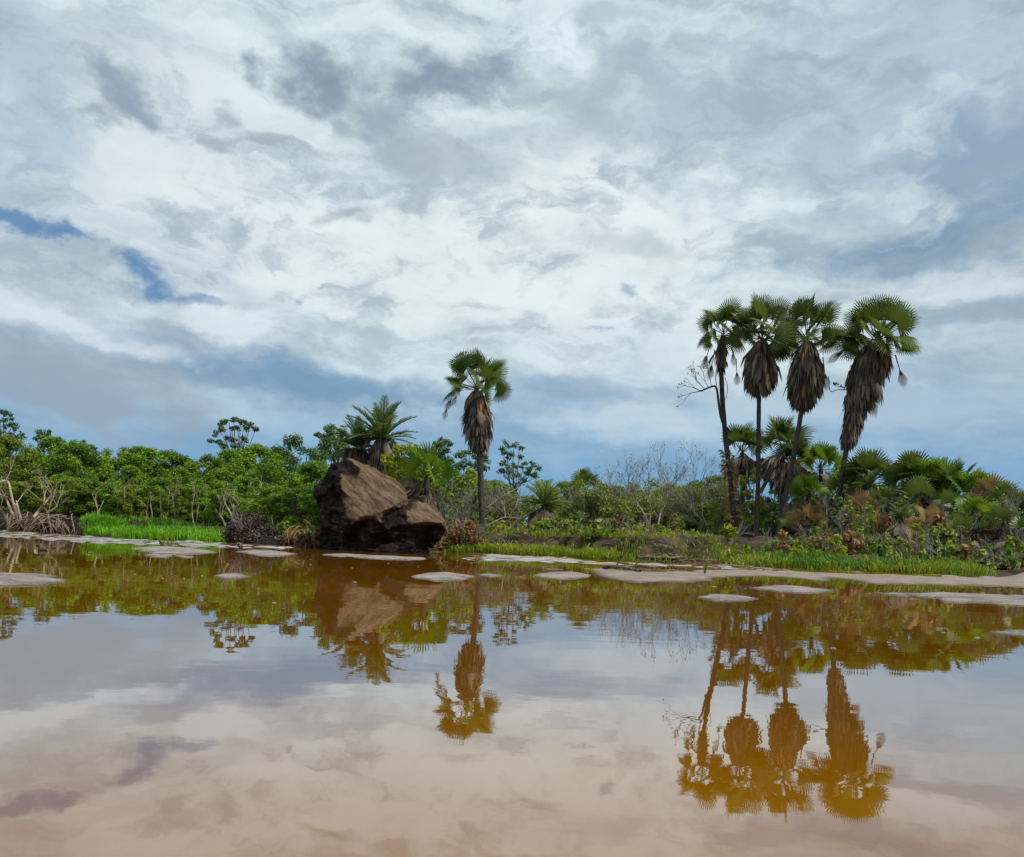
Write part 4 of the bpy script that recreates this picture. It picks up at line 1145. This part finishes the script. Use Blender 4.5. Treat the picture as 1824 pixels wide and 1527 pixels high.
for i in range(30):
    px = 1490 + i * 11.5 + rr_.uniform(-8, 8); D = rr_.uniform(27.5, 36) - .012 * (px - 1490)
    m_ = ('dark_tree', 'purple', 'rust', 'scrub', 'mangrove_olive', 'dark_tree', 'mangrove_olive')[i % 7]
    top_ = np.interp(px, [1490, 1600, 1700, 1780, 1840], [872, 868, 884, 905, 925]) + rr_.uniform(0, 60)
    bush('tangle_bush', FILL[m_] + ' bush tangled between the thicket palms on the right bank', px, 985, D, rr_.uniform(34, 60), 985 - top_, M[m_], 26, 85, rr_.choice((.12, .16, .2)), twigs=rr_.randint(0, 3), group=FILL[m_] + ' bushes between the thicket palms', seed=1300 + i, flat=1.0)
# low mixed growth along the foot of the right-bank thicket and the middle bank
KIN = {'rust': 'rust-brown', 'herb': 'leafy green', 'lime': 'yellow-green', 'mangrove_olive': 'olive', 'dead_tan': 'tan withered', 'scrub': 'dull olive'}
rr_ = random.Random(31)
for i in range(44):
    px = 1375 + i * 11.0 + rr_.uniform(-6, 6); off = rr_.uniform(3.6, 9)
    m_ = rr_.choice(['rust', 'herb', 'lime', 'mangrove_olive', 'dead_tan', 'herb', 'scrub', 'mangrove_olive'])
    h_ = rr_.uniform(28, 66) * (1.0 if px < 1700 else .8)
    bush('edge_plant', KIN[m_] + ' plant at the foot of the right-bank thicket, behind the grass', px, 990, footD(px, off), rr_.uniform(26, 52), h_, M[m_], 14, 85, rr_.choice((.13, .17, .22)), twigs=rr_.randint(0, 4), group=KIN[m_] + ' plants at the foot of the thicket', seed=1000 + i, flat=rr_.uniform(.7, 1.1))
for i in range(26):
    px = 800 + i * 20 + rr_.uniform(-8, 8); off = rr_.uniform(4, 10)
    m_ = rr_.choice(['rust', 'herb', 'lime', 'mangrove_olive', 'herb', 'scrub', 'mangrove_olive'])
    bush('bank_bush', KIN[m_] + ' bush on the middle bank between lone palm and tall palms', px, 968, footD(px, off), rr_.uniform(26, 50), rr_.uniform(22, 55), M[m_], 14, 85, rr_.choice((.13, .17)), twigs=rr_.randint(0, 4), group=KIN[m_] + ' bushes on the middle bank', seed=1100 + i)
# ------------------------------------------------------------------ bare trees
def bare_tree(label, px, D, top, seed, lean=0.0, kinds=5, width=.62):
    rr = random.Random(seed)
    b = at(px, 950, D); b.z = gnd(b) - .1
    H = at(px, top, D).z - b.z
    root = thing('bare_tree', label, 'tree', b, 'bare trees on the middle bank')
    tb = MB(); wb = MB()
    ends = []
    pts = smoothpath([b, b + Vector((lean * .4, 0, H * .22)), b + Vector((lean, 0, H * .42))], 4)
    tube(tb, pts, np.linspace(.09, .06, len(pts)), 7)
    for k in range(6):
        j = len(pts) - 1 - (k % 4)
        a = k * 1.05 + rr.uniform(-.3, .3)
        d = Vector((math.cos(a) * width, math.sin(a) * width * .8, rr.uniform(.35, .95)))
        ends += twigtree(wb, Vector(pts[j]), d, H * .21, .034, 5, rr, .55, .10, 4, .74, (2, 3), .14)
    tb.build('trunk', M['twig'], root, True); wb.build('branches', M['twig'], root)
    P = np.array([list(e) for e in ends])
    P = P[rng.random(len(P)) < .22]
    lb = MB(); leaves(lb, P, unit(rng.normal(size=P.shape) + np.array([0, 0, 1])), .11, .6)
    lb.build('leaves', M['scrub'], root)
bare_tree('leftmost bare grey tree behind the scrub on the middle bank', 1112, 47, 812, 71, -.3)
bare_tree('tallest bare grey tree behind the scrub, between two others', 1160, 48, 800, 72, .1)
bare_tree('rightmost bare grey tree behind the scrub, nearest the four tall palms', 1222, 47, 802, 73, .3)
bare_tree('small bare twigs at the right edge above the palm thicket', 1806, 27, 868, 74, .1)
pale_tree('pale dead forked stems standing in the scrub below the bare trees', 43, [[(1158, 950), (1148, 918), (1132, 892)], [(1170, 945), (1178, 910), (1190, 885)], [(1156, 940), (1160, 905)]], seed=9, r=.06)
pale_tree('pale dead branch lying across the bush right of the lone palm', 38, [[(868, 905), (895, 885), (925, 868)], [(870, 935), (900, 922), (930, 925)]], name='dead_branch', seed=10, r=.04)
pale_tree('thin pale dead stem standing left of the leaning palm trunk', 36, [[(1476, 968), (1474, 940), (1472, 905)], [(1476, 950), (1486, 935), (1490, 918)]], name='dead_sapling', seed=12, r=.045)

# ------------------------------------------------------------------ feather palms
def feather(mb, L, rr, arch=.6, nl=24, lw=.026, ll=.46, tint=None, vee=.5):
    """pinnate frond along +Y arching down in Z"""
    t = np.linspace(0, 1, 12)
    sp = np.stack([0 * t, L * (t - .12 * arch * t ** 2), L * (-arch * .55 * t ** 2.2)], 1)
    tube(mb, sp, np.linspace(.03, .006, 12), 4, .4)
    t0 = rr.uniform(.2, .8) if tint is None else tint
    for s_ in np.linspace(.12, .99, nl):
        p = np.array([np.interp(s_, t, sp[:, k]) for k in range(3)])
        d = unit(np.array([np.interp(min(s_ + .05, 1), t, sp[:, k]) - np.interp(max(s_ - .05, 0), t, sp[:, k]) for k in range(3)]))
        up = unit(np.cross(np.array([1, 0, 0]), d)); 
        ln = L * ll * .5 * (math.sin(math.pi * (.12 + .84 * s_)) ** .6) * rr.uniform(.85, 1.1)
        for sd_ in (-1, 1):
            dd = unit(np.array([sd_, 0, 0]) * .8 + d * .75 + up * vee * rr.uniform(.4, 1.2) + np.array([0, 0, -.15]))
            x = d * lw
            e = p + dd * ln + np.array([0, 0, -.12 * ln])
            mb.add([p - x * .5, p + x * .5, p + dd * ln * .5 + x * .6, p + dd * ln * .5 - x * .6, e], [(0, 1, 2, 3)], np.clip(t0 + rr.gauss(0, .1), 0, .95))
            mb.f.append(np.array([(3, 2, 4)]) + mb.n - 5)
def fproto(mat, n, seed, **kw):
    out = []
    for k in range(n):
        rr = random.Random(seed + k); mb = MB(); feather(mb, 1.0, rr, arch=rr.uniform(.35, .75), **kw)
        o = mb.build('frond', mat); out.append(o.data); bpy.data.objects.remove(o)
    return out
FE = fproto(M['feather'], 3, 5)
FEB = fproto(M['fan_bright'], 3, 15)
FED = fproto(M['dead'], 2, 25, vee=.1)
FET = fproto(M['dead_tan'], 2, 27, vee=.1)
def feather_palm(label, D, base, hub, L_px, n, protos, dead=10, seed=1, el=(88, 5), r_px=6, deadL=.7, thatch=None, dprot=None, group=None, trunkm='palm_bark'):
    rr = random.Random(seed)
    b = at(*base, D); b.z = gnd(b) - .05
    root = thing('feather_palm', label, 'palm tree', b, group)
    h = at(*hub, D)
    mb = MB(); sp = smoothpath([b, b.lerp(h, .5) + Vector((rr.gauss(0, .05), 0, 0)), h], 5)
    tube(mb, sp, np.linspace(r_px * 1.3, r_px, len(sp)) * D * MPX, 9); mb.build('trunk', M[trunkm], root, True)
    L = L_px * D * MPX
    for i in range(n):
        f = (i + .5) / n
        e = R(el[0] + (el[1] - el[0]) * f) + rr.gauss(0, R(5)); a = i * 2.39996 + rr.gauss(0, .2)
        d = Vector((math.cos(a) * math.cos(e), math.sin(a) * math.cos(e), math.sin(e)))
        up = Vector((-math.cos(a) * math.sin(e), -math.sin(a) * math.sin(e), math.cos(e)))
        inst('frond', rr.choice(protos), root, frame(d, up), h - b, L * rr.uniform(.8, 1.1))
    for i in range(dead):
        e = R(rr.uniform(-70, -5)); a = i * 2.39996 + rr.gauss(0, .3)
        d = Vector((math.cos(a) * math.cos(e), math.sin(a) * math.cos(e), math.sin(e)))
        up = Vector((-math.cos(a) * math.sin(e), -math.sin(a) * math.sin(e), math.cos(e)))
        inst('dead_frond', rr.choice(dprot or FED), root, frame(d, up), h - b - Vector((0, 0, .1)), L * deadL * rr.uniform(.8, 1.1))
    if thatch:
        mb = MB()
        for i in range(thatch[2]):
            py = rr.uniform(thatch[0], thatch[1]); c = at(hub[0], py, D); a = rr.uniform(0, 6.28); q_ = thatch[3] * D * MPX * math.sqrt(rr.random())
            dead_leaf(mb, (c.x + math.cos(a) * q_, c.y + math.sin(a) * q_, c.z), (math.cos(a) * .5, math.sin(a) * .5, -.9), rr.uniform(.5, .9), .2, min(max(rr.gauss(.4, .22), 0), 1))
        mb.build('thatch', M['dead'], root)
    return root
feather_palm('taller dark feather palm with upright fronds behind the boulder', 40, (688, 960), (682, 785), 78, 34, FE, 16, 5, (89, 12), 9, .62, (780, 850, 190, 24))
feather_palm('shorter dark feather palm leaning left behind the boulder', 40.8, (640, 960), (640, 800), 66, 26, FE, 14, 6, (85, 5), 8, .6, (795, 850, 130, 20))
feather_palm('short feather palm with drooping brown fronds on the open bank', 36, (970, 962), (970, 902), 58, 30, FEB + FE, 34, 7, (86, 8), 6, .9, (905, 935, 120, 16), FED + FET)
feather_palm('feather palm poking out of the thicket top just right of the leaning palm', 36, (1545, 985), (1548, 868), 46, 14, FE, 16, 28, (88, 15), 3, .8)
feather_palm('dull feather palm at the thicket front with many hanging brown fronds', 30, (1600, 990), (1606, 925), 44, 9, FE, 26, 29, (85, 20), 5, .9)
feather_palm('small dead-topped feather palm at the right of the palm thicket', 35, (1690, 985), (1672, 852), 46, 16, FE, 12, 8, (88, 10), 3, .7)

# ------------------------------------------------------------------ low fan palms
def low_palm_mesh(seed, n, rad, pet, dead, mat, bend=.4, elmin=-10, mixdead=.12):
    rr = random.Random(seed)
    mb = MB(); db = MB()
    for i in range(n):
        f = (i + .5) / n
        e = R(88 - (88 - elmin) * f ** .9) + rr.gauss(0, R(7)); a = i * 2.39996 + rr.gauss(0, .3)
        d = Vector((math.cos(a) * math.cos(e), math.sin(a) * math.cos(e), math.sin(e)))
        up = Vector((-math.cos(a) * math.sin(e), -math.sin(a) * math.sin(e), math.cos(e))) + Vector((rr.gauss(0, .3), rr.gauss(0, .3), 0))
        up = Matrix.Rotation(rr.choice((-1, 1)) * R(rr.uniform(0, 75)), 3, d) @ up
        fan_blade(mb, rad * rr.uniform(.8, 1.1), pet * rr.uniform(.8, 1.15), nseg=22, split=.45, bend=bend * rr.uniform(.2, 1.1), rr=rr, Mx=frame(d, up))
    for i in range(dead):
        e = R(rr.uniform(-75, -5)); a = rr.uniform(0, 6.28)
        d = Vector((math.cos(a) * math.cos(e), math.sin(a) * math.cos(e), math.sin(e)))
        up = Vector((-math.cos(a) * math.sin(e), -math.sin(a) * math.sin(e), math.cos(e)))
        up = Matrix.Rotation(R(rr.uniform(-70, 70)), 3, d) @ up
        if i % 3 == 0:
            fan_blade(db, rad * rr.uniform(.6, .95), pet * rr.uniform(.7, 1.0), nseg=14, bend=rr.uniform(.3, .9), split=.3, rr=rr, Mx=frame(d, up), tint=min(max(rr.gauss(.5, .3), 0), 1), fold=rr.uniform(.3, .7), spread=R(90), off=(0, 0, -rr.uniform(0, .25)))
        for k in range(2):
            p = np.array(d) * rr.uniform(.2, .9) * pet + np.array((0, 0, -rr.uniform(0, .7)))
            dead_leaf(db, p, (d.x * .8, d.y * .8, -rr.uniform(.3, 1)), rr.uniform(.5, .95), rr.uniform(.15, .4), min(max(rr.gauss(.45, .28), 0), 1))
    a = mb.build('crown', mat).data
    b = db.build('dead_leaves', M['dead']).data if dead else None
    for o in [o for o in C.objects if o.data is a or (b and o.data is b)]: bpy.data.objects.remove(o)
    return a, b
LP = [low_palm_mesh(200 + i, 15, .64, .8, 52, M['fan'], elmin=22) for i in range(3)]
LPB = [low_palm_mesh(210 + i, 17, .64, .75, 34, M['fan_bright'], elmin=5) for i in range(3)]
LPD = [low_palm_mesh(220 + i, 4, .6, .8, 64, M['fan'], elmin=45) for i in range(2)]
LPX = [low_palm_mesh(230 + i, 9, .6, .8, 40, M['dead_tan'], elmin=5) for i in range(2)]
def low_palm(label, px, hub_y, D, s, proto, base_y=985, seed=1, group=None, name='low_fan_palm', r=.11):
    rr = random.Random(seed)
    b = at(px, base_y, D); b.z = gnd(b) - .05
    h = at(px + rr.gauss(0, 3), hub_y, D)
    root = thing(name, label, 'palm tree', b, group)
    mb = MB(); sp = smoothpath([b, b.lerp(h, .5) + Vector((rr.gauss(0, .06), rr.gauss(0, .06), 0)), h], 4)
    tube(mb, sp, np.linspace(r * 1.2, r, len(sp)), 8); mb.build('stem', M['palm_bark'], root, True)
    for nm, d in (('crown', proto[0]), ('dead_leaves', proto[1])):
        if d is None: continue
        o = bpy.data.objects.new(nm, d); C.objects.link(o); o.parent = root
        o.location = h - b; o.rotation_euler = (rr.gauss(0, .1), rr.gauss(0, .1), rr.uniform(0, 6.28)); o.scale = (s, s, s)
    return root
GB = 'shorter fan palms behind the four tall palms'
low_palm('leafy fan palm behind, between the first and second tall palm trunks', 1318, 806, 44, 1.05, LP[0], 965, 1, GB)
low_palm('big leafy fan palm behind, between the second and third tall palm trunks', 1388, 806, 43, 1.25, LP[1], 965, 2, GB)
low_palm('fan palm behind the third tall palm trunk, lower than its neighbours', 1418, 830, 44, 1.0, LP[2], 965, 3, GB)
low_palm('round bright fan palm left of the leaning palm trunk', 1462, 836, 42, 1.0, LPB[0], 970, 4, GB)
low_palm('bright drooping fan palm right above the boulder', 764, 850, 31, .95, LPB[1], 985, 5)
low_palm('small dark fan palm on the skyline left of the bare trees', 1042, 876, 50, .95, LP[1], 960, 6)
low_palm('bright low fan palm between the third tall trunk and the leaning trunk', 1442, 880, 39, .75, LPB[2], 970, 7)
GT = 'fan palms in the thicket on the right bank'
TH = [(1508, 880, 38, .85, 1), (1545, 862, 37, 1.0, 0), (1590, 868, 36, 1.0, 2), (1530, 920, 34, .8, 2), (1620, 868, 35, 1.0, 0), (1655, 872, 34, 1.0, 1), (1575, 910, 33, .8, 2), (1640, 900, 31, .8, 2),
      (1700, 882, 33, 1.0, 0), (1735, 892, 32, .95, 1), (1690, 920, 29.5, .8, 2), (1765, 902, 31, .9, 0), (1740, 930, 28, .75, 1), (1792, 918, 30, .85, 0), (1780, 945, 27, .75, 2), (1826, 930, 29, .85, 0),
      (1605, 945, 30, .75, 2), (1660, 945, 28.5, .7, 2), (1500, 945, 33, .7, 2), (1555, 955, 31, .65, 2), (1714, 955, 26.5, .65, 2), (1815, 962, 26, .7, 2), (1860, 940, 28, .85, 2), (1440, 935, 35.5, .65, 2), (1410, 950, 36, .6, 2)]
for i, (px, hy, D, s, k) in enumerate(TH):
    k = 3 if i in (3, 11, 17, 19, 23) else k
    pr = ((LP, LPB, LPD, LPX)[k]); pr = pr[i % len(pr)]
    lab = ('dull green fan palm with brown dead leaves in the right-bank thicket', 'brighter green fan palm in the right-bank thicket', 'mostly dead brown fan palm in the right-bank thicket', 'withered orange-tan fan palm in the right-bank thicket')[k]
    low_palm(lab, px, hy, D, s * (D / 34) ** .5, pr, 1000, 300 + i, GT, 'thicket_palm')
# shrubs that close the thicket behind and between the palms
for i, (px, ty, D, w) in enumerate([(1530, 868, 40, 110), (1600, 862, 39, 120), (1675, 866, 37, 120), (1745, 884, 35, 110), (1800, 905, 33, 100), (1860, 930, 31, 100)]):
    bush('thicket_shrub', 'dark green shrub filling the gaps behind the right-bank thicket palms', px, 985, D, w, 985 - ty, M['dark_tree'] if i % 2 else M['mangrove'], 60, 80, .2, group='shrubs behind the thicket palms', seed=400 + i, base_y=975)

# ------------------------------------------------------------------ small bank plants: herbs with broad leaves
def herb_proto(seed, mat, n=22, L=.5):
    rr = random.Random(seed); mb = MB()
    for i in range(n):
        a = i * 2.4 + rr.gauss(0, .3); e = R(rr.uniform(15, 80))
        d = np.array((math.cos(a) * math.cos(e), math.sin(a) * math.cos(e), math.sin(e)))
        s_ = unit(np.cross(d, np.array([0, 0, 1.0]))); ln = L * rr.uniform(.6, 1.1)
        p1 = d * ln * .45; p2 = d * ln * .75 + np.array([0, 0, -.06 * ln]); p3 = d * ln + np.array([0, 0, -.25 * ln])
        w = .06 * L * rr.uniform(.8, 1.6)
        mb.add([(0, 0, 0), p1 - s_ * w, p1 + s_ * w, p2 - s_ * w, p2 + s_ * w, p3], [(1, 2, 4, 3)], rr.random())
        mb.f.append(np.array([(0, 2, 1), (3, 4, 5)]) + mb.n - 6)
    o = mb.build('leaves', mat); d = o.data; bpy.data.objects.remove(o); return d
HP = [herb_proto(i, M['herb']) for i in range(4)] + [herb_proto(9, M['rust'], 10), herb_proto(10, M['dead_tan'], 9)]
rr = random.Random(77)
for i in range(230):
    px = rr.uniform(880, 1560) if i < 180 else rr.uniform(480, 900)
    D = yfoot_px = float(yfoot(at(px, 985, 30).x)) + rr.uniform(2.6, 7.5)
    b = at(px, 985, D); b.z = gnd(b)
    o = bpy.data.objects.new('bank_plant', rr.choice(HP)); C.objects.link(o)
    o.location = b; s = rr.uniform(.4, .95); o.scale = (s, s, s); o.rotation_euler = (0, 0, rr.uniform(0, 6.28))
    k = HP.index(o.data)
    tag(o, ('broad-leaved green herb on the middle bank top', 'rust-brown wilting herb on the middle bank top', 'tan dry herb on the middle bank top')[0 if k < 4 else k - 3], 'plant', ('green herbs on the bank', 'rust herbs on the bank', 'tan herbs on the bank')[0 if k < 4 else k - 3])
# broken tan fronds beside the boulder
e = thing('broken_fronds', 'heap of broken tan palm fronds on dark mud left of the boulder', 'palm fronds', at(540, 972, 30))
e.location.z = 0
mb = MB(); rr = random.Random(3)
for i in range(90):
    fx_ = rr.uniform(508, 568); p = at(fx_, rr.uniform(938, 974), footD(fx_, rr.uniform(-.3, .6)))
    dead_leaf(mb, p, (rr.gauss(0, .7), rr.gauss(0, .3), rr.gauss(-.4, .4)), rr.uniform(.25, .6), .2, rr.uniform(.2, 1))
mb.build('fronds', M['dead_tan'], e)
mb = MB()
for i in range(26):
    fx_ = rr.uniform(496, 574); clump(mb, at(fx_, rr.uniform(956, 978), footD(fx_, rr.uniform(-.1, .5))), .26, 70, .13, .6)
mb.build('litter', M['purple'], e)

# ------------------------------------------------------------------ grass
def grass(name, mat, region, n, hrange, wid=.02, lean=.25, seed=1, bare=.3):
    """arching blades over a stretch of bank, in tufts, thinning out at its ends"""
    r2 = np.random.default_rng(seed)
    P, edge = region(n, r2)
    tuft = .6 * vn(P[:, 0], P[:, 1], .8, seed) + .4 * vn(P[:, 0], P[:, 1], 2.6, seed + 5)
    keep = r2.random(n) < np.clip((tuft - bare) * 4, .06, 1) * edge
    P, tuft, edge = P[keep], tuft[keep], edge[keep]
    n = len(P)
    P[:, 2] = gz(P[:, 0], P[:, 1]) - .03
    H = r2.uniform(*hrange, n) * (.45 + 1.0 * tuft) * (.5 + .5 * edge)
    H = H * np.where(r2.random(n) < .06, 1.5, 1.0)
    a = r2.uniform(0, 2 * np.pi, n)
    ld = np.stack([np.cos(a), np.sin(a), 0 * a], 1)
    b = r2.uniform(0, 2 * np.pi, n)
    s = np.stack([np.cos(b), np.sin(b), 0 * b], 1) * (wid * r2.uniform(.5, 1.4, n))[:, None]
    l = (lean * (.25 + 1.5 * r2.random(n) ** 2) * H)[:, None]
    up = np.array([0, 0, 1.0])
    p1 = P + up * (H * .5)[:, None] + ld * l * .25
    p2 = P + up * (H * .86)[:, None] + ld * l * .75
    p3 = p2 + up * (H * r2.uniform(-.12, .16, n))[:, None] + ld * l * .6
    V = np.stack([P - s, P + s, p1 + s * .9, p1 - s * .9, p2 + s * .55, p2 - s * .55, p3], 1).reshape(-1, 3)
    k = np.arange(n)[:, None] * 7
    t = np.clip(.1 + .75 * vn(P[:, 0], P[:, 1], .7, seed + 3) + r2.normal(0, .2, n), 0, 1)
    mb = MB()
    mb.add(V, k + np.array([[0, 1, 2, 3]]), np.repeat(t, 7))
    mb.f.append(k + np.array([[3, 2, 4, 5]])); mb.f.append(k + np.array([[5, 4, 6]]))
    return tag(mb.build(name, mat), kind='stuff')
def strip(px0, px1, d0, d1, pw=1.0, soft=40):
    def f(n, r2):
        px = r2.uniform(px0 - soft, px1 + soft, n)
        X = np.array([at(p, 985, 1).x for p in (px0 - soft, px1 + soft)])
        x1 = np.interp(px, [px0 - soft, px1 + soft], X)     # x per metre of depth
        D = np.full(n, 33.0)
        for _ in range(5): D = .5 * D + .5 * yfoot(x1 * D)
        u = r2.random(n) ** pw
        D = yfoot(x1 * D) + d0 + (d1 - d0) * u
        e = smooth01((px - px0 + soft) / (2 * soft)) * smooth01((px1 + soft - px) / (2 * soft)) * (1 - .8 * smooth01((u - .6) / .4))
        return np.stack([x1 * D, D, 0 * D], 1), e
    return f
grass('bright_grass', M['grass_lime'], strip(150, 395, .1, 7, .8, 14), 60000, (.12, .30), .016, .3, 3)
grass('bank_grass', M['grass'], strip(810, 1125, .0, 1.5), 14000, (.08, .28), .013, .45, 4)
grass('bank_top_grass', M['grass'], strip(860, 1320, 2.2, 7), 11000, (.05, .20), .016, .6, 5)
grass('rank_grass', M['grass_dark'], strip(1325, 1745, .0, 4.0, .8, 30), 38000, (.08, .27), .015, .4, 6)
grass('bank_face_grass', M['grass'], strip(1140, 1330, .1, 2.0), 1800, (.08, .22), .012, .7, 17)
grass('shore_grass', M['grass'], strip(1310, 1750, -.1, 2.2), 14000, (.10, .30), .012, .5, 7)
grass('forest_floor_grass', M['grass_dark'], strip(150, 700, 7, 15), 14000, (.12, .34), .025, .5, 8)
# grass tufts growing on the tufted sand bar and the spit
rr = random.Random(12)
for px, py, D0, lab in ((288, 974, 1.0, 'tuft of three long grass blades on the tufted sand bar, left'), (302, 976, .8, 'tuft of short grass blades on the tufted sand bar, right'), (1255, 1024, .7, 'thin green sprout growing alone on the sand spit')):
    b = onwater(px, py)
    e = thing('grass_tuft', lab, 'grass tuft', b)
    mb = MB()
    for i in range(8):
        h = rr.uniform(.25, .5) * D0; a = rr.uniform(0, 6.28); l = rr.uniform(.2, .8) * h
        tip = b + Vector((math.cos(a) * l, math.sin(a) * l * .5, h))
        tube(mb, smoothpath([b, b.lerp(tip, .5) + Vector((0, 0, .08 * h)), tip], 3), np.linspace(.014, .003, 7), 3, .5)
    mb.build('blades', M['grass'], e)

# ------------------------------------------------------------------ rock ledges in the cut bank
def ledge(label, px0, px1, py, off, th, seed):
    """a jutting layer of hard earth that follows the face of the cut bank"""
    rr = random.Random(seed)
    n = 18
    ring = []
    for i, x in enumerate(np.linspace(px0, px1, n)):
        D = 27.0
        for _ in range(4):
            c = at(x, py, D); D = float(yfoot(c.x)) + off
        c = at(x, py + rr.gauss(0, .8) + (x - px0) * .012, D)
        env = math.sin(math.pi * (i + .5) / n) ** .35
        t = th * env * rr.uniform(.7, 1.2)
        dp = .13 * env * rr.uniform(.5, 1.3)
        ring.append([(c.x, c.y - dp, c.z + t * .2), (c.x, c.y - dp * .7, c.z + t * .55), (c.x, c.y + .8, c.z + t * .7), (c.x, c.y + .8, c.z - t), (c.x, c.y - dp * .2, c.z - t * .7), (c.x, c.y - dp * .9, c.z - t * .2)])
    V = np.array(ring).reshape(-1, 3)
    F = [(i * 6 + j, i * 6 + (j + 1) % 6, (i + 1) * 6 + (j + 1) % 6, (i + 1) * 6 + j) for i in range(n - 1) for j in range(6)]
    mb = MB(); mb.add(V, F)
    tag(mb.build('earth_ledge', M['ledge'], None), label, 'earth ledge', 'earth ledges in the cut bank')
M['ledge'] = barkmat('ledge_earth', (0.05, 0.036, 0.028), (0.24, 0.175, 0.125), 5, (1, 1, 3), .9)
for i, (a, b_, y, off, t, lab) in enumerate([
        (1128, 1245, 973, 1.15, .10, 'upper left earth ledge in the brown cut bank'), (1195, 1272, 977, 1.15, .10, 'upper right earth ledge in the brown cut bank'),
        (1150, 1240, 983, .75, .09, 'middle left earth ledge in the brown cut bank'), (1215, 1276, 987, .75, .09, 'middle right earth ledge in the brown cut bank'),
        (1135, 1235, 993, .35, .08, 'lower left earth ledge just above the water'), (1205, 1276, 998, .35, .08, 'lower right earth ledge just above the water'),
        (1130, 1190, 978, .95, .05, 'thin earth ledge at the left of the brown cut bank, upper'), (1160, 1230, 988, .55, .05, 'thin earth ledge in the middle of the brown cut bank'),
        (1228, 1274, 982, .95, .05, 'thin earth ledge at the right of the brown cut bank, upper'), (1232, 1276, 993, .5, .05, 'thin earth ledge at the right of the brown cut bank, lower'),
        (905, 1010, 965, 2.4, .07, 'pale earth ledge above the grass right of the lone palm'), (1015, 1130, 970, 2.1, .07, 'pale earth ledge above the grass left of the brown cut bank')]):
    ledge(lab, a, b_, y, off, t, 500 + i)

# ------------------------------------------------------------------ driftwood, flecks, bird
def log(label, a, b_, r, seed):
    rr = random.Random(seed)
    pa, pb = onwater(*a), onwater(*b_)
    pa.z = pb.z = .05
    mid_ = pa.lerp(pb, .5) + Vector((0, 0, .03))
    mb = MB(); sp = smoothpath([pa, mid_, pb], 6)
    tube(mb, sp, r * (1 + .25 * np.sin(np.arange(len(sp)) * 1.9)) * np.linspace(1, .6, len(sp)), 7)
    twigtree(mb, Vector(sp[4]), (.3, -.2, .5), .25, r * .5, 1, rr)
    tag(mb.build('driftwood', M['drift'], None, True), label, 'driftwood')
log('longer dark driftwood branch lying on the left end of the sand spit', (1075, 1015), (1140, 1023), .035, 1)
log('short driftwood stick lying right behind the longer branch on the spit', (1110, 1015), (1168, 1016), .025, 2)
log('short dark stick poking out of the water in front of the purple-brown bush', (424, 973), (431, 977), .04, 3)

M['foam'] = sandmat('foam', (0.40, 0.38, 0.35), (0.55, 0.53, 0.50), (0.65, 0.65, 0.63))
rr = random.Random(9)
FL = [(160, 984, 8), (158, 988, 5), (180, 990, 3), (214, 991, 4), (125, 986, 4), (12, 986, 5), (247, 988, 5), (360, 1026, 8), (328, 1031, 5), (290, 1031, 4), (240, 1023, 7), (553, 1006, 7), (488, 1074, 14), (553, 997, 3),
      (627, 1012, 5), (632, 1037, 12), (691, 1004, 7), (745, 1010, 3), (815, 1010, 4), (897, 1099, 14), (927, 1028, 14), (950, 1028, 5), (1247, 1044, 9), (1272, 1045, 18), (1292, 1046, 6), (1300, 1046, 3), (1327, 1049, 6),
      (1083, 1047, 3), (1485, 1155, 16), (1740, 1136, 16), (905, 1001, 12), (840, 1003, 6), (787, 1004, 6), (610, 992, 24), (640, 993, 14), (985, 1014, 50), (1045, 1013, 20), (1680, 1127, 10)]
for px, py, w in FL:
    c = onwater(px, py); s = w * .34 * c.y * MPX
    n = 12; a = np.linspace(0, 6.28, n, endpoint=False)
    q_ = np.array([rr.uniform(.5, 1.25) for _ in a])
    s *= 1.25
    dy = min(max(s * .7, .02), .2)
    V = np.concatenate([[(c.x, c.y, .005)], np.stack([c.x + np.cos(a) * s * q_ * .55, c.y + np.sin(a) * dy * q_ * .55, 0 * a + .004], 1), np.stack([c.x + np.cos(a) * s * q_, c.y + np.sin(a) * dy * q_, 0 * a - .004], 1)])
    F3 = [(0, 1 + i, 1 + (i + 1) % n) for i in range(n)]; F4 = [(1 + i, 1 + n + i, 1 + n + (i + 1) % n, 1 + (i + 1) % n) for i in range(n)]
    mb = MB(); mb.add(V, F3); mb.f.append(np.array(F4))
    tag(mb.build('foam_fleck', M['foam'], None, True), 'small white foam fleck floating on the still brown water', 'foam', 'foam flecks on the river')

b = onwater(66, 981)
k = b.y * MPX
bx = lambda x, z: (b.x + (x - 66) * k, b.y, (981 - z) * k)
mb = MB()
sp = smoothpath([bx(86, 980.5), bx(80, 980), bx(74, 980.5), bx(70, 980), bx(69, 977), bx(69.3, 974), bx(67.5, 972.6), bx(65.5, 973.6), bx(64, 974.2)], 4)
r_ = np.interp(np.linspace(0, 1, len(sp)), [0, .12, .25, .36, .46, .60, .72, .85, .93, 1], np.array([.3, 1.6, 2.4, 2.3, 1.5, 1.2, 1.8, 1.9, .7, .2]) * k)
tube(mb, sp, r_, 10)
M['bird'] = barkmat('bird_plumage', (0.012, 0.011, 0.010), (0.035, 0.03, 0.026), 20, bump=.1)
tag(mb.build('waterbird', M['bird'], None, True), 'small dark waterbird swimming low off the left mud bank', 'bird')
